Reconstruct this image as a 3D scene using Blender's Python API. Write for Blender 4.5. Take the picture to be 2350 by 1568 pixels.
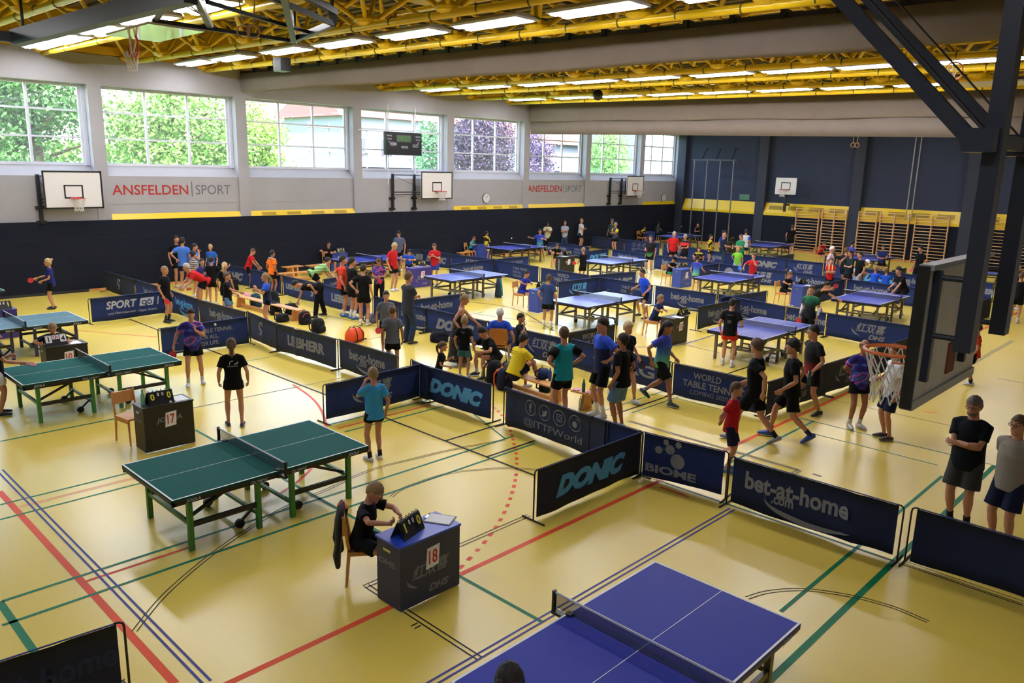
import bpy, bmesh, math, random
import numpy as np
from mathutils import Vector, Matrix
random.seed(7); RNG = np.random.default_rng(7)
SC = bpy.context.scene; COL = SC.collection
for _o in list(bpy.data.objects): bpy.data.objects.remove(_o)

# ------------------------------------------------------------------ camera, sky, sun, exposure
EYE = 4.6
F_PX, PITCH, YAW, ROLL = 1793.04, 0.21885983, 0.76638023, 0.02433777
def cam_axes():
    f = np.array([math.cos(PITCH)*math.cos(YAW), math.cos(PITCH)*math.sin(YAW), -math.sin(PITCH)])
    r0 = np.cross(f, [0, 0, 1]); r0 /= np.linalg.norm(r0); u0 = np.cross(r0, f)
    return math.cos(ROLL)*r0 + math.sin(ROLL)*u0, -math.sin(ROLL)*r0 + math.cos(ROLL)*u0, f
CR, CU, CF = cam_axes()
cam_d = bpy.data.cameras.new('camera'); cam = bpy.data.objects.new('camera', cam_d); COL.objects.link(cam)
cam_d.sensor_width = 36.0; cam_d.lens = 36.0*F_PX/2350.0; cam_d.clip_start = 0.05; cam_d.clip_end = 400
M = Matrix(((CR[0], CU[0], -CF[0], 0), (CR[1], CU[1], -CF[1], 0), (CR[2], CU[2], -CF[2], EYE), (0, 0, 0, 1)))
cam.matrix_world = M; SC.camera = cam
SC.view_settings.view_transform = 'Standard'; SC.view_settings.look = 'None'
SC.view_settings.gamma = 1.0; SC.view_settings.use_curve_mapping = False
SC.view_settings.exposure = 0.34
SC.cycles.max_bounces = 8; SC.cycles.diffuse_bounces = 4; SC.cycles.glossy_bounces = 4
SC.cycles.transparent_max_bounces = 24; SC.cycles.sample_clamp_indirect = 6.0
SC.cycles.use_denoising = True
wd = bpy.data.worlds.new('world'); SC.world = wd; wd.use_nodes = True
wn = wd.node_tree.nodes; wl = wd.node_tree.links; bg = wn['Background']
sky = wn.new('ShaderNodeTexSky'); sky.sky_type = 'NISHITA'; sky.sun_disc = False
sky.sun_elevation = math.radians(55); sky.sun_rotation = math.radians(150); sky.air_density = 1.2; sky.dust_density = 2.5
mixw = wn.new('ShaderNodeMixRGB'); mixw.inputs[0].default_value = 0.45; mixw.inputs[2].default_value = (0.9, 0.95, 1.0, 1)
wl.new(sky.outputs[0], mixw.inputs[1]); wl.new(mixw.outputs[0], bg.inputs[0]); bg.inputs[1].default_value = 4.0
sun_d = bpy.data.lights.new('sun', 'SUN'); sun_d.energy = 7.0; sun_d.angle = 0.01; sun_d.color = (1, 0.95, 0.86)
sun = bpy.data.objects.new('sun', sun_d); COL.objects.link(sun)
sun.rotation_euler = Vector((0.45, 0.62, -0.9)).to_track_quat('-Z', 'Y').to_euler()
LAMP_POWER = 44.0

# ------------------------------------------------------------------ photo point -> place in the hall
def ground(px, py, z=0.0):
    a, b = (px-1175.0)/F_PX, -(py-784.0)/F_PX
    d = CR*a + CU*b + CF; t = (z-EYE)/d[2]
    return (float(d[0]*t), float(d[1]*t))
def to_photo(x, y, z):
    q = np.array([x, y, z-EYE]); w = q @ CF
    return 1175+F_PX*(q @ CR)/w, 784-F_PX*(q @ CU)/w
def on_wall(px, py, Y):
    a, b = (px-1175.0)/F_PX, -(py-784.0)/F_PX
    d = CR*a + CU*b + CF; t = Y/d[1]
    return (float(d[0]*t), float(d[2]*t+EYE))

# ------------------------------------------------------------------ materials
def lin(c):
    out = []
    for v in c[:3]:
        v /= 255.0; out.append(v/12.92 if v <= .04045 else ((v+.055)/1.055)**2.4)
    return (*out, 1.0)
MATS = {}
def mat(name, c=(200, 200, 200), rough=.6, metal=0.0, noise=0.0, nscale=8.0, spec=.5, emit=None, power=0, bump=0.0):
    if name in MATS: return MATS[name]
    m = bpy.data.materials.new(name); m.use_nodes = True; MATS[name] = m
    n = m.node_tree.nodes; l = m.node_tree.links; b = n['Principled BSDF']
    b.inputs['Base Color'].default_value = lin(c); b.inputs['Roughness'].default_value = rough
    b.inputs['Metallic'].default_value = metal; b.inputs['Specular IOR Level'].default_value = spec
    if emit:
        b.inputs['Emission Color'].default_value = lin(emit); b.inputs['Emission Strength'].default_value = power
    if noise or bump:
        tc = n.new('ShaderNodeTexCoord'); t = n.new('ShaderNodeTexNoise'); t.inputs['Scale'].default_value = nscale
        t.inputs['Detail'].default_value = 5; l.new(tc.outputs['Object'], t.inputs['Vector'])
        if noise:
            hs = n.new('ShaderNodeMixRGB'); hs.blend_type = 'MULTIPLY'; hs.inputs[0].default_value = 1
            r = n.new('ShaderNodeMapRange'); r.inputs[1].default_value = .25; r.inputs[2].default_value = .75
            r.inputs[3].default_value = 1-noise; r.inputs[4].default_value = 1+noise*.6
            l.new(t.outputs[0], r.inputs[0]); hs.inputs[1].default_value = lin(c); l.new(r.outputs[0], hs.inputs[2])
            l.new(hs.outputs[0], b.inputs['Base Color'])
        if bump:
            bp = n.new('ShaderNodeBump'); bp.inputs['Strength'].default_value = bump; bp.inputs['Distance'].default_value = .02
            l.new(t.outputs[0], bp.inputs['Height']); l.new(bp.outputs[0], b.inputs['Normal'])
    return m
def ramp_mat(name, stops, kind='z', scale=4.0, rough=.75, angle=None):
    """kind z: gradient from hem to collar; stripes; splash: coloured noise."""
    if name in MATS: return MATS[name]
    m = bpy.data.materials.new(name); m.use_nodes = True; MATS[name] = m
    n = m.node_tree.nodes; l = m.node_tree.links; b = n['Principled BSDF']; b.inputs['Roughness'].default_value = rough
    b.inputs['Specular IOR Level'].default_value = .25
    tc = n.new('ShaderNodeTexCoord'); cr = n.new('ShaderNodeValToRGB'); e = cr.color_ramp.elements
    while len(e) > 1: e.remove(e[-1])
    e[0].position = stops[0][0]; e[0].color = lin(stops[0][1])
    for p, c in stops[1:]:
        x = e.new(p); x.color = lin(c)
    if kind == 'z':
        s = n.new('ShaderNodeSeparateXYZ'); l.new(tc.outputs['Generated'], s.inputs[0]); l.new(s.outputs[2], cr.inputs[0])
    elif kind == 'stripes':
        w = n.new('ShaderNodeTexWave'); w.bands_direction = 'Z'; w.inputs['Scale'].default_value = scale
        l.new(tc.outputs['Object'], w.inputs[0]); l.new(w.outputs[0], cr.inputs[0]); cr.color_ramp.interpolation = 'CONSTANT'
    elif kind == 'splash':
        mp = n.new('ShaderNodeMapping'); mp.inputs['Rotation'].default_value = (.6, .4, .3); mp.inputs['Scale'].default_value = (1, 1, 2.2)
        t = n.new('ShaderNodeTexNoise'); t.inputs['Scale'].default_value = scale; t.inputs['Detail'].default_value = 1.5
        l.new(tc.outputs['Generated'], mp.inputs[0]); l.new(mp.outputs[0], t.inputs['Vector']); l.new(t.outputs[0], cr.inputs[0])
    l.new(cr.outputs[0], b.inputs['Base Color'])
    return m
def see_through(name, c, alpha, rough=.5, cell=0.0, metal=0.0):
    """mesh or glass that lets most of the view through; cell > 0 makes a woven net."""
    if name in MATS: return MATS[name]
    m = bpy.data.materials.new(name); m.use_nodes = True; MATS[name] = m
    n = m.node_tree.nodes; l = m.node_tree.links; b = n['Principled BSDF']; out = n['Material Output']
    b.inputs['Base Color'].default_value = lin(c); b.inputs['Roughness'].default_value = rough; b.inputs['Metallic'].default_value = metal
    tr = n.new('ShaderNodeBsdfTransparent'); mx = n.new('ShaderNodeMixShader'); mx.inputs[0].default_value = alpha
    l.new(tr.outputs[0], mx.inputs[1]); l.new(b.outputs[0], mx.inputs[2]); l.new(mx.outputs[0], out.inputs[0])
    return m

# ------------------------------------------------------------------ mesh helpers
class MB:
    def __init__(s): s.v = []; s.f = []
    def add(s, vs, fs):
        o = len(s.v); s.v.extend([tuple(map(float, v)) for v in vs]); s.f.extend([tuple(i+o for i in f) for f in fs]); return s
    def box(s, a, b):
        x0, y0, z0 = a; x1, y1, z1 = b
        return s.add([(x0, y0, z0), (x1, y0, z0), (x1, y1, z0), (x0, y1, z0), (x0, y0, z1), (x1, y0, z1), (x1, y1, z1), (x0, y1, z1)],
              [(0, 3, 2, 1), (4, 5, 6, 7), (0, 1, 5, 4), (1, 2, 6, 5), (2, 3, 7, 6), (3, 0, 4, 7)])
    def cbox(s, c, d, rz=0.0, m=None):
        t = MB().box((-d[0]/2, -d[1]/2, -d[2]/2), (d[0]/2, d[1]/2, d[2]/2))
        R = (m if m is not None else Matrix.Rotation(rz, 3, 'Z'))
        return s.add([Vector(c)+R @ Vector(v) for v in t.v], t.f)
    def bar(s, p, q, w, d=None):
        """square bar from p to q"""
        p, q = Vector(p), Vector(q); t = q-p; d = d or w
        up = Vector((0, 0, 1)) if abs(t.normalized().z) < .95 else Vector((1, 0, 0))
        a = t.cross(up).normalized(); b = a.cross(t).normalized()
        vs = [e + a*(i*w/2) + b*(j*d/2) for e in (p, q) for i, j in ((-1, -1), (1, -1), (1, 1), (-1, 1))]
        return s.add(vs, [(3, 2, 1, 0), (4, 5, 6, 7), (0, 1, 5, 4), (1, 2, 6, 5), (2, 3, 7, 6), (3, 0, 4, 7)])
    def tube(s, pts, r, n=8, left=None, cap=True, round_=False):
        """loft; r: number, list of numbers or list of (rx, ry) with rx along `left`"""
        pts = [Vector(p) for p in pts]; k = len(pts)
        rs = r if isinstance(r, (list, tuple)) else [r]*k
        rs = [(q, q) if not isinstance(q, (list, tuple)) else q for q in rs]
        if round_:
            t0 = (pts[1]-pts[0]).normalized(); t1 = (pts[-1]-pts[-2]).normalized(); a, b = rs[0], rs[-1]
            m0, m1 = min(a), min(b)
            pts = [pts[0]-t0*m0*.95, pts[0]-t0*m0*.6] + pts + [pts[-1]+t1*m1*.6, pts[-1]+t1*m1*.95]
            rs = [(a[0]*.3, a[1]*.3), (a[0]*.78, a[1]*.78)] + list(rs) + [(b[0]*.78, b[1]*.78), (b[0]*.3, b[1]*.3)]
            k = len(pts)
        rings = []; prev = Vector(left) if left is not None else None
        for i in range(k):
            t = (pts[min(i+1, k-1)]-pts[max(i-1, 0)])
            t = t.normalized() if t.length > 1e-9 else Vector((0, 0, 1))
            ref = prev if prev is not None else (Vector((0, 0, 1)) if abs(t.z) < .9 else Vector((1, 0, 0)))
            a = ref - t*ref.dot(t)
            if a.length < 1e-4: a = t.orthogonal()
            a.normalize(); b = t.cross(a)
            if left is None: prev = a
            rings.append([pts[i] + a*(math.cos(2*math.pi*j/n)*rs[i][0]) + b*(math.sin(2*math.pi*j/n)*rs[i][1]) for j in range(n)])
        vs = [v for rg in rings for v in rg]; fs = []
        for i in range(k-1):
            for j in range(n):
                j2 = (j+1) % n; fs.append((i*n+j, i*n+j2, (i+1)*n+j2, (i+1)*n+j))
        if cap: fs.append(tuple(range(n-1, -1, -1))); fs.append(tuple((k-1)*n+j for j in range(n)))
        return s.add(vs, fs)
    def ball(s, c, r, n=12, m=8, R=None):
        if not isinstance(r, (list, tuple)): r = (r, r, r)
        vs = []; c = Vector(c)
        for i in range(m+1):
            th = math.pi*i/m
            for j in range(n):
                ph = 2*math.pi*j/n
                v = Vector((r[0]*math.sin(th)*math.cos(ph), r[1]*math.sin(th)*math.sin(ph), r[2]*math.cos(th)))
                vs.append(c + (R @ v if R is not None else v))
        fs = []
        for i in range(m):
            for j in range(n):
                j2 = (j+1) % n; fs.append((i*n+j, (i+1)*n+j, (i+1)*n+j2, i*n+j2))
        return s.add(vs, fs)
    def ring(s, c, R, r, n=24, k=8, axis='Z', a0=0, a1=2*math.pi):
        pts = []
        for i in range(n+1):
            a = a0+(a1-a0)*i/n; u, v = R*math.cos(a), R*math.sin(a)
            p = {'Z': (u, v, 0), 'Y': (u, 0, v), 'X': (0, u, v)}[axis]
            pts.append(Vector(c)+Vector(p))
        return s.tube(pts, r, k)
    def disc(s, c, r, n=20, normal='Y', z=0):
        vs = [tuple(c)]
        for i in range(n):
            a = 2*math.pi*i/n; u, v = r*math.cos(a), r*math.sin(a)
            vs.append(tuple(Vector(c)+Vector({'Y': (u, 0, v), 'X': (0, u, v), 'Z': (u, v, 0)}[normal])))
        return s.add(vs, [(0, i+1, (i+1) % n+1) for i in range(n)])
    def put(s, me, mtx):
        return s.add([mtx @ v.co for v in me.vertices], [tuple(p.vertices) for p in me.polygons])
    def build(s, name, m, parent=None, smooth=False, loc=None, bevel=0):
        me = bpy.data.meshes.new(name); me.from_pydata(s.v, [], s.f)
        if smooth: me.polygons.foreach_set('use_smooth', [True]*len(me.polygons))
        o = bpy.data.objects.new(name, me); COL.objects.link(o)
        if m: me.materials.append(m)
        if parent is not None: o.parent = parent
        if loc is not None: o.location = loc
        if bevel:
            b = o.modifiers.new('bevel', 'BEVEL'); b.width = bevel; b.segments = 2; b.limit_method = 'ANGLE'; BAKE.append(o)
        return o
BAKE = []; HANDS = []
def thing(name, label, cat, loc=(0, 0, 0), rz=0.0, group=None, kind=None):
    o = bpy.data.objects.new(name, None); COL.objects.link(o); o.empty_display_size = .1
    o.location = loc; o.rotation_euler = (0, 0, rz); return tag(o, label, cat, group, kind)
def tag(o, label=None, cat=None, group=None, kind=None):
    if label: o['label'] = label
    if cat: o['category'] = cat
    if group: o['group'] = group
    if kind: o['kind'] = kind
    return o
def struct(o): o['kind'] = 'structure'; return o
def copy_thing(root, loc, rz=None, label=None, group=None):
    r = root.copy(); COL.objects.link(r); r.location = loc
    if rz is not None: r.rotation_euler = (0, 0, rz)
    if label: r['label'] = label
    if group: r['group'] = group
    for ch in root.children:
        c = ch.copy(); COL.objects.link(c); c.parent = r
        for g in ch.children:
            d = g.copy(); COL.objects.link(d); d.parent = c
    return r

# ------------------------------------------------------------------ lettering (made first, while the scene is nearly empty)
TXT = {}
def txt(s, bold=.02, shear=0.0, cw=1.0):
    k = (s, bold, shear, cw)
    if k in TXT: return TXT[k]
    cu = bpy.data.curves.new('lettering', 'FONT'); cu.body = s; cu.size = 1.0; cu.offset = bold; cu.shear = shear; cu.resolution_u = 3
    o = bpy.data.objects.new('lettering', cu); COL.objects.link(o)
    bpy.context.view_layer.update()
    dg = bpy.context.evaluated_depsgraph_get()
    me = bpy.data.meshes.new_from_object(o.evaluated_get(dg))
    bpy.data.objects.remove(o); bpy.data.curves.remove(cu)
    n = len(me.vertices); co = np.zeros(n*3); me.vertices.foreach_get('co', co); co = co.reshape(-1, 3)
    lo, hi = co.min(0), co.max(0); co[:, 0] = (co[:, 0]-(lo[0]+hi[0])/2)*cw; co[:, 1] -= (lo[1]+hi[1])/2
    me.vertices.foreach_set('co', co.ravel()); TXT[k] = (me, (hi[0]-lo[0])*cw, hi[1]-lo[1]); return TXT[k]
def write(mb, s, x, z, h=None, w=None, y=0.0, bold=.02, shear=0.0, cw=1.0, rot=0.0, plane='XZ', flip=1):
    """put lettering with its middle at x, z on the plane facing -y; h = height of the characters or w = width"""
    me, W, H = txt(s, bold, shear, cw); k = (h/H) if h else (w/W); kx = (w/W) if w else k; kz = (h/H) if h else k
    B = Matrix(((kx, 0, 0, 0), (0, kz, 0, 0), (0, 0, 1, 0), (0, 0, 0, 1)))
    mb.put(me, Matrix.Translation((x, y, z)) @ Matrix.Rotation(math.pi/2, 4, 'X') @ Matrix.Rotation(rot, 4, 'Z') @ B); return mb
for _s, _b, _h in (('bet-at-home', .03, 0), ('.com', .03, 0), ('DONIC', .075, .35), ('红双喜', .02, .25), ('DHS', .04, .3), ('LIEBHERR', .05, 0), ('JOOLA', .04, .2),
     ('TABLE TENNIS.', .015, 0), ('FOR ALL.', .015, 0), ('FOR LIFE.', .015, 0), ('WORLD', .015, 0), ('TABLE TENNIS', .015, 0), ('COMING 2020', .0, 0), ('@ITTFWorld', .0, 0),
     ('ANSFELDEN', .012, 0), ('SPORT', .0, 0), ('SPORT', .03, .2), ('OÖ', .03, 0), ('I', .03, .2), ('Land Oberösterreich · Upper Austria', 0, 0), ('BIOME', .04, .0), ('LIZAG', .03, 0), ('f', .02, 0)): txt(_s, _b, _h)
for _s in '0123456789': txt(_s, .02)
for _s in ('17', '18', '12', '10', '7', '09:07', 'HEIM', 'GAST', 'PERIODE', 'BONUS', 'FOULS', 'TO', 'OLYMPIC', 'ROLLOMAT', '3000 SC'): txt(_s, .02)
for _s in ('TT-AKADEMIE WG', 'TIMER', 'ZONE TOUR', 'WANGL'): txt(_s, .02)

# materials used all over
M_white = mat('wall_paint', (156, 154, 158), .8, noise=.05, nscale=1.5)
M_pad = mat('dark_wall_board', (31, 34, 45), .85, noise=.10, nscale=30, spec=.08)
M_grey = mat('grey_wall_board', (56, 62, 80), .85, noise=.06, nscale=3, spec=.1)
M_pillar = mat('grey_pillar', (44, 49, 64), .8)
M_yel = mat('yellow_paint', (222, 186, 20), .4)
M_yelt = mat('yellow_tube_paint', (226, 186, 22), .3)
M_alu = mat('window_frame_paint', (205, 208, 220), .45)
M_black = mat('black_paint', (14, 15, 18), .45)
M_steel = mat('dark_blue_steel', (32, 38, 54), .4)
M_grey_steel = mat('grey_steel', (110, 106, 96), .4, .6)
M_chrome = mat('bright_steel', (190, 190, 195), .25, 1.0)
M_navy = mat('navy_cloth', (33, 48, 100), .8, noise=.12, nscale=6, spec=.2)
M_navy2 = mat('faded_navy_cloth', (45, 53, 80), .8, noise=.12, nscale=6, spec=.2)
M_print = mat('grey_print', (126, 128, 136), .8, spec=.2)
M_printw = mat('white_print', (172, 176, 190), .8, spec=.2)
M_printb = mat('light_blue_print', (84, 156, 216), .8, spec=.2)
M_paper = mat('white_paper', (232, 232, 236), .8)
M_wood = mat('light_wood', (204, 146, 84), .5, noise=.15, nscale=5)
M_beech = mat('beech_wood', (198, 150, 100), .45, noise=.12, nscale=6)
M_redp = mat('red_print', (196, 44, 40), .7)
M_net = see_through('net_cord', (26, 28, 40), .45)
M_cordw = mat('white_cord', (206, 202, 196), .8)
M_rim = mat('red_rim_paint', (196, 50, 36), .4)
# ================================================================== the hall
WY, FX, NX, RY = 29.6, 46.7, -5.0, -3.0      # window wall, far wall, near wall, right wall
TOP = 9.5
# floor: one slab with its painted court lines
fm = bpy.data.materials.new('yellow_sports_floor'); fm.use_nodes = True
_n = fm.node_tree.nodes; _l = fm.node_tree.links; _b = _n['Principled BSDF']
_tc = _n.new('ShaderNodeTexCoord'); _t = _n.new('ShaderNodeTexNoise'); _t.inputs['Scale'].default_value = .35; _t.inputs['Detail'].default_value = 1
_t2 = _n.new('ShaderNodeTexNoise'); _t2.inputs['Scale'].default_value = 60; _t2.inputs['Detail'].default_value = 2
_l.new(_tc.outputs['Object'], _t.inputs['Vector']); _l.new(_tc.outputs['Object'], _t2.inputs['Vector'])
_mx = _n.new('ShaderNodeMixRGB'); _mx.inputs[1].default_value = lin((225, 198, 84)); _mx.inputs[2].default_value = lin((232, 206, 95)); _l.new(_t.outputs[0], _mx.inputs[0])
_m2 = _n.new('ShaderNodeMixRGB'); _m2.blend_type = 'MULTIPLY'; _m2.inputs[0].default_value = .12; _l.new(_mx.outputs[0], _m2.inputs[1]); _l.new(_t2.outputs[0], _m2.inputs[2])
_l.new(_m2.outputs[0], _b.inputs['Base Color']); _b.inputs['Specular IOR Level'].default_value = .13
_rr = _n.new('ShaderNodeMapRange'); _rr.inputs[3].default_value = .22; _rr.inputs[4].default_value = .34; _b.inputs['Roughness'].default_value = .27
_b.inputs['Specular IOR Level'].default_value = .5
floor = struct(MB().box((NX, RY, -.2), (FX+.3, WY+.3, 0)).build('floor', fm))
LINES = {}
def strip(col, pts, w, closed=False, dash=None):
    """a painted stripe along ground points"""
    mb = LINES.setdefault(col, MB()); P = [Vector((p[0], p[1], 0)) for p in pts]
    z = {'red': .0012, 'green': .0016, 'blue': .002, 'black': .0024, 'grey': .0028}[col]
    if dash:
        d = []; L = 0
        for a, b in zip(P, P[1:]):
            n = max(1, int((b-a).length/.02))
            for i in range(n): d.append((L+(b-a).length*i/n, a.lerp(b, i/n)))
            L += (b-a).length
        s = 0
        while s < L:
            seg = [q for l, q in d if s <= l <= s+dash]
            if len(seg) > 1: strip(col, [seg[0], seg[-1]], w)
            s += dash*1.9
        return
    vs = []; n = len(P)
    for i in range(n):
        t = (P[min(i+1, n-1)]-P[max(i-1, 0)]).normalized(); q = Vector((-t.y, t.x, 0))*w/2
        vs += [P[i]+q+Vector((0, 0, z)), P[i]-q+Vector((0, 0, z))]
    mb.add(vs, [(2*i, 2*i+1, 2*i+3, 2*i+2) for i in range(n-1)])
def seen(col, px, w, ax=None, gap=0, dash=None):
    P = [ground(*p) for p in px]
    if ax == 'X': y = sum(p[1] for p in P)/len(P); P = [(p[0], y) for p in P]
    if ax == 'Y': x = sum(p[0] for p in P)/len(P); P = [(x, p[1]) for p in P]
    if len(P) > 2 and ax is None:      # smooth the arc
        Q = []
        for i in range(len(P)-1):
            p0, p1, p2, p3 = P[max(i-1, 0)], P[i], P[i+1], P[min(i+2, len(P)-1)]
            for k in range(8):
                t = k/8; Q.append(tuple(.5*(2*p1[j]+(p2[j]-p0[j])*t+(2*p0[j]-5*p1[j]+4*p2[j]-p3[j])*t*t+(3*p1[j]-p0[j]-3*p2[j]+p3[j])*t**3) for j in (0, 1)))
        P = Q+[P[-1]]
    if gap:
        for sgn in (-1, 1):
            R = []
            for i in range(len(P)):
                a, b = P[max(i-1, 0)], P[min(i+1, len(P)-1)]; dx, dy = b[0]-a[0], b[1]-a[1]; L = math.hypot(dx, dy)
                R.append((P[i][0]-dy/L*gap*sgn/2, P[i][1]+dx/L*gap*sgn/2))
            strip(col, R, w, dash=dash)
    else: strip(col, P, w, dash=dash)
for a in [
    ('red', [(511, 1568), (900, 1400), (1063, 1323), (1518, 1112), (1939, 907), (2330, 712)], .075, 'X'),
    ('red', [(0, 1128), (115, 1262), (405, 1568)], .08, 'Y'), ('red', [(200, 1338), (445, 1250)], .05, 'X'),
    ('red', [(45, 1163), (310, 1098)], .015, 'X', .05), ('red', [(1132, 935), (1160, 962), (1170, 985), (1185, 1045), (1183, 1100), (1165, 1160), (1135, 1215), (1097, 1262), (1050, 1310)], .055, None, 0, .12),
    ('red', [(672, 883), (705, 905), (730, 930), (745, 962), (748, 1000), (738, 1040), (715, 1075), (680, 1108), (640, 1135)], .05), ('red', [(772, 983), (990, 930)], .05, 'X'),
    ('red', [(1515, 1118), (1580, 1141)], .045, 'Y'), ('red', [(156, 757), (361, 774)], .04), ('red', [(2120, 945), (2150, 948)], .04),
    ('green', [(0, 1428), (505, 1262), (1148, 1050), (1232, 1020)], .05, 'X'), ('green', [(0, 1374), (216, 1302), (750, 1140), (1043, 1050), (1190, 1005)], .05, 'X'),
    ('green', [(1773, 1568), (1973, 1373), (2273, 1066)], .075, 'X'), ('green', [(447, 987), (775, 1171), (1250, 1427)], .05, 'Y'),
    ('green', [(1797, 1407), (1970, 1259), (2155, 1091)], .05, 'X'), ('green', [(0, 1381), (79, 1500)], .075, 'Y'), ('green', [(0, 1013), (298, 955)], .05, 'X'),
    ('green', [(0, 1158), (294, 1087)], .045, 'X'), ('green', [(0, 1192), (328, 1109)], .045, 'X'), ('green', [(749, 975), (983, 920)], .05, 'X'), ('green', [(789, 991), (1020, 933)], .05, 'X'),
    ('green', [(1838, 960), (2167, 1040), (2274, 1067)], .035, 'Y'), ('green', [(1855, 993), (2153, 1068)], .03, 'Y'), ('green', [(1548, 913), (1654, 940)], .03, 'Y'),
    ('green', [(1500, 1103), (1665, 1153), (2055, 1286)], .035, 'Y'), ('green', [(1666, 1068), (1866, 967)], .05, 'X'), ('green', [(1347, 952), (1548, 893)], .035, 'X'), ('green', [(1446, 947), (1560, 912)], .035, 'X'),
    ('green', [(970, 858), (1160, 1008)], .035), ('green', [(561, 830), (930, 764)], .03),
    ('blue', [(3, 1079), (214, 1303), (474, 1568)], .027, 'Y', .07), ('blue', [(1680, 1168), (1634, 1200), (1326, 1379), (974, 1568)], .027, 'X', .07),
    ('blue', [(1460, 797), (1563, 791), (1680, 755)], .05), ('blue', [(1087, 720), (1290, 748)], .04), ('blue', [(950, 745), (1110, 716)], .04),
    ('black', [(302, 732), (565, 837), (879, 960), (1227, 1092)], .05, 'Y'), ('black', [(1022, 1012), (1156, 972)], .05, 'X'), ('black', [(1115, 1049), (1229, 1012)], .05, 'X'),
    ('black', [(308, 1450), (382, 1362), (490, 1270), (596, 1198), (665, 1160), (750, 1124), (852, 1079), (972, 1048), (1051, 1030), (1159, 1010)], .014, None, .05),
    ('black', [(898, 1141), (929, 1120), (1025, 1088), (1107, 1078), (1171, 1075), (1232, 1079)], .012, None, .045), ('black', [(832, 1345), (867, 1332), (1060, 1251), (1219, 1185)], .016, 'X', .06),
    ('black', [(836, 1347), (880, 1375), (940, 1410), (1013, 1450), (1107, 1508)], .018, 'Y', .06), ('black', [(1463, 1090), (1666, 1159), (2066, 1294), (2350, 1386)], .02, 'Y'), ('black', [(2070, 1291), (2350, 1382)], .014, 'Y', .07),
    ('black', [(1714, 1373), (1764, 1359), (1844, 1354), (1949, 1368), (2048, 1394), (2130, 1428)], .014, None, .05), ('black', [(1911, 916), (2178, 979)], .018, 'Y'), ('black', [(1400, 954), (1526, 913)], .05, 'X'),
    ('black', [(1069, 692), (1180, 709), (1271, 760)], .04), ('black', [(1561, 789), (1650, 810)], .03), ('black', [(1663, 860), (1740, 835)], .05), ('black', [(947, 440+1000), (963, 433+1000)], .016, 'X', .06),
    ('black', [(2290, 868), (2350, 880)], .03, 'Y'), ('black', [(640, 700), (960, 770)], .03),
    ('grey', [(2322, 782), (2230, 837)], .03, 'X', .07), ('grey', [(1444, 967), (1650, 1027), (1834, 1079)], .035, 'Y', .05), ('grey', [(1834, 1079), (1818, 1090)], .03, 'X', .06), ('grey', [(1865, 1088), (1885, 1094)], .06), ('grey', [(440, 945), (780, 862)], .035, 'X')]:
    seen(*a)
for c, k in (('red', (226, 82, 46)), ('green', (18, 116, 76)), ('blue', (66, 70, 136)), ('black', (34, 33, 30)), ('grey', (138, 132, 108))):
    o = LINES[c].build('court_lines', mat(c+'_floor_paint', k, .45, spec=.12), floor)
# ---- window wall
PIL = [4.55, 9.97, 15.25, 20.65, 26.1, 31.55, 36.85, 42.3]; PW = .22
def opening(i):      # clear opening between pillar i and i+1
    return (PIL[i]+PW, PIL[i+1]-PW) if i+1 < len(PIL) else (PIL[i]+PW, 46.55)
wl_ = MB()
wl_.box((NX, WY, 7.02), (FX+.3, WY+.55, 8.0))                       # lintel band
for p in PIL: wl_.box((p-PW, WY, 2.45), (p+PW, WY+.55, 7.02))
wl_.box((46.55, WY, 2.45), (FX+.3, WY+.55, 7.02)); wl_.box((NX, WY, 2.45), (-1.2, WY+.55, 7.02)); wl_.box((-1.2, WY, 2.45), (PIL[0]-PW, WY+.55, 3.98))
for i in range(len(PIL)):
    a, b = opening(i)
    board = i in (0, 3, 6)
    y0 = WY+.02 if board else WY+.07
    wl_.box((a, y0, 2.45), (b, WY+.55, 3.98))
    wl_.add([(a, y0, 3.98), (b, y0, 3.98), (b, WY+.42, 4.33), (a, WY+.42, 4.33), (a, WY+.55, 3.98), (b, WY+.55, 3.98), (b, WY+.55, 4.33), (a, WY+.55, 4.33)], [(0, 1, 2, 3), (3, 2, 6, 7), (0, 3, 7, 4), (1, 5, 6, 2), (4, 7, 6, 5)])
struct(wl_.build('wall_left', M_white))
sm = MB()
for i in range(len(PIL)):
    a, b = opening(i)
    if i in (0, 3, 6): continue
    sm.box((a+.02, WY+.062, 3.0), (b-.02, WY+.069, 3.012))
struct(sm.build('trim_1', mat('panel_joint', (150, 144, 136), .8)))
pd = MB(); pd.box((NX, WY-.06, 0), (FX, WY+.1, 2.46)); struct(pd.build('wall_left_boards', M_pad))
gv = MB()
for z in (.62, 1.24, 1.86): gv.box((NX, WY-.064, z-.006), (FX, WY-.059, z+.006))
for x in np.arange(-3, 46, 2.9): gv.box((x-.005, WY-.064, .1), (x+.005, WY-.059, 2.4))
struct(gv.build('trim_2', mat('board_joint', (16, 17, 22), .8)))
struct(MB().box((NX, WY-.09, 0), (9.2, WY-.06, .09)).build('baseboard_left', mat('black_baseboard', (24, 26, 34), .6)))
struct(MB().box((9.2, WY-.09, 0), (FX, WY-.06, .09)).build('baseboard_window', M_wood))
ys = MB(); ysl = MB()
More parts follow.
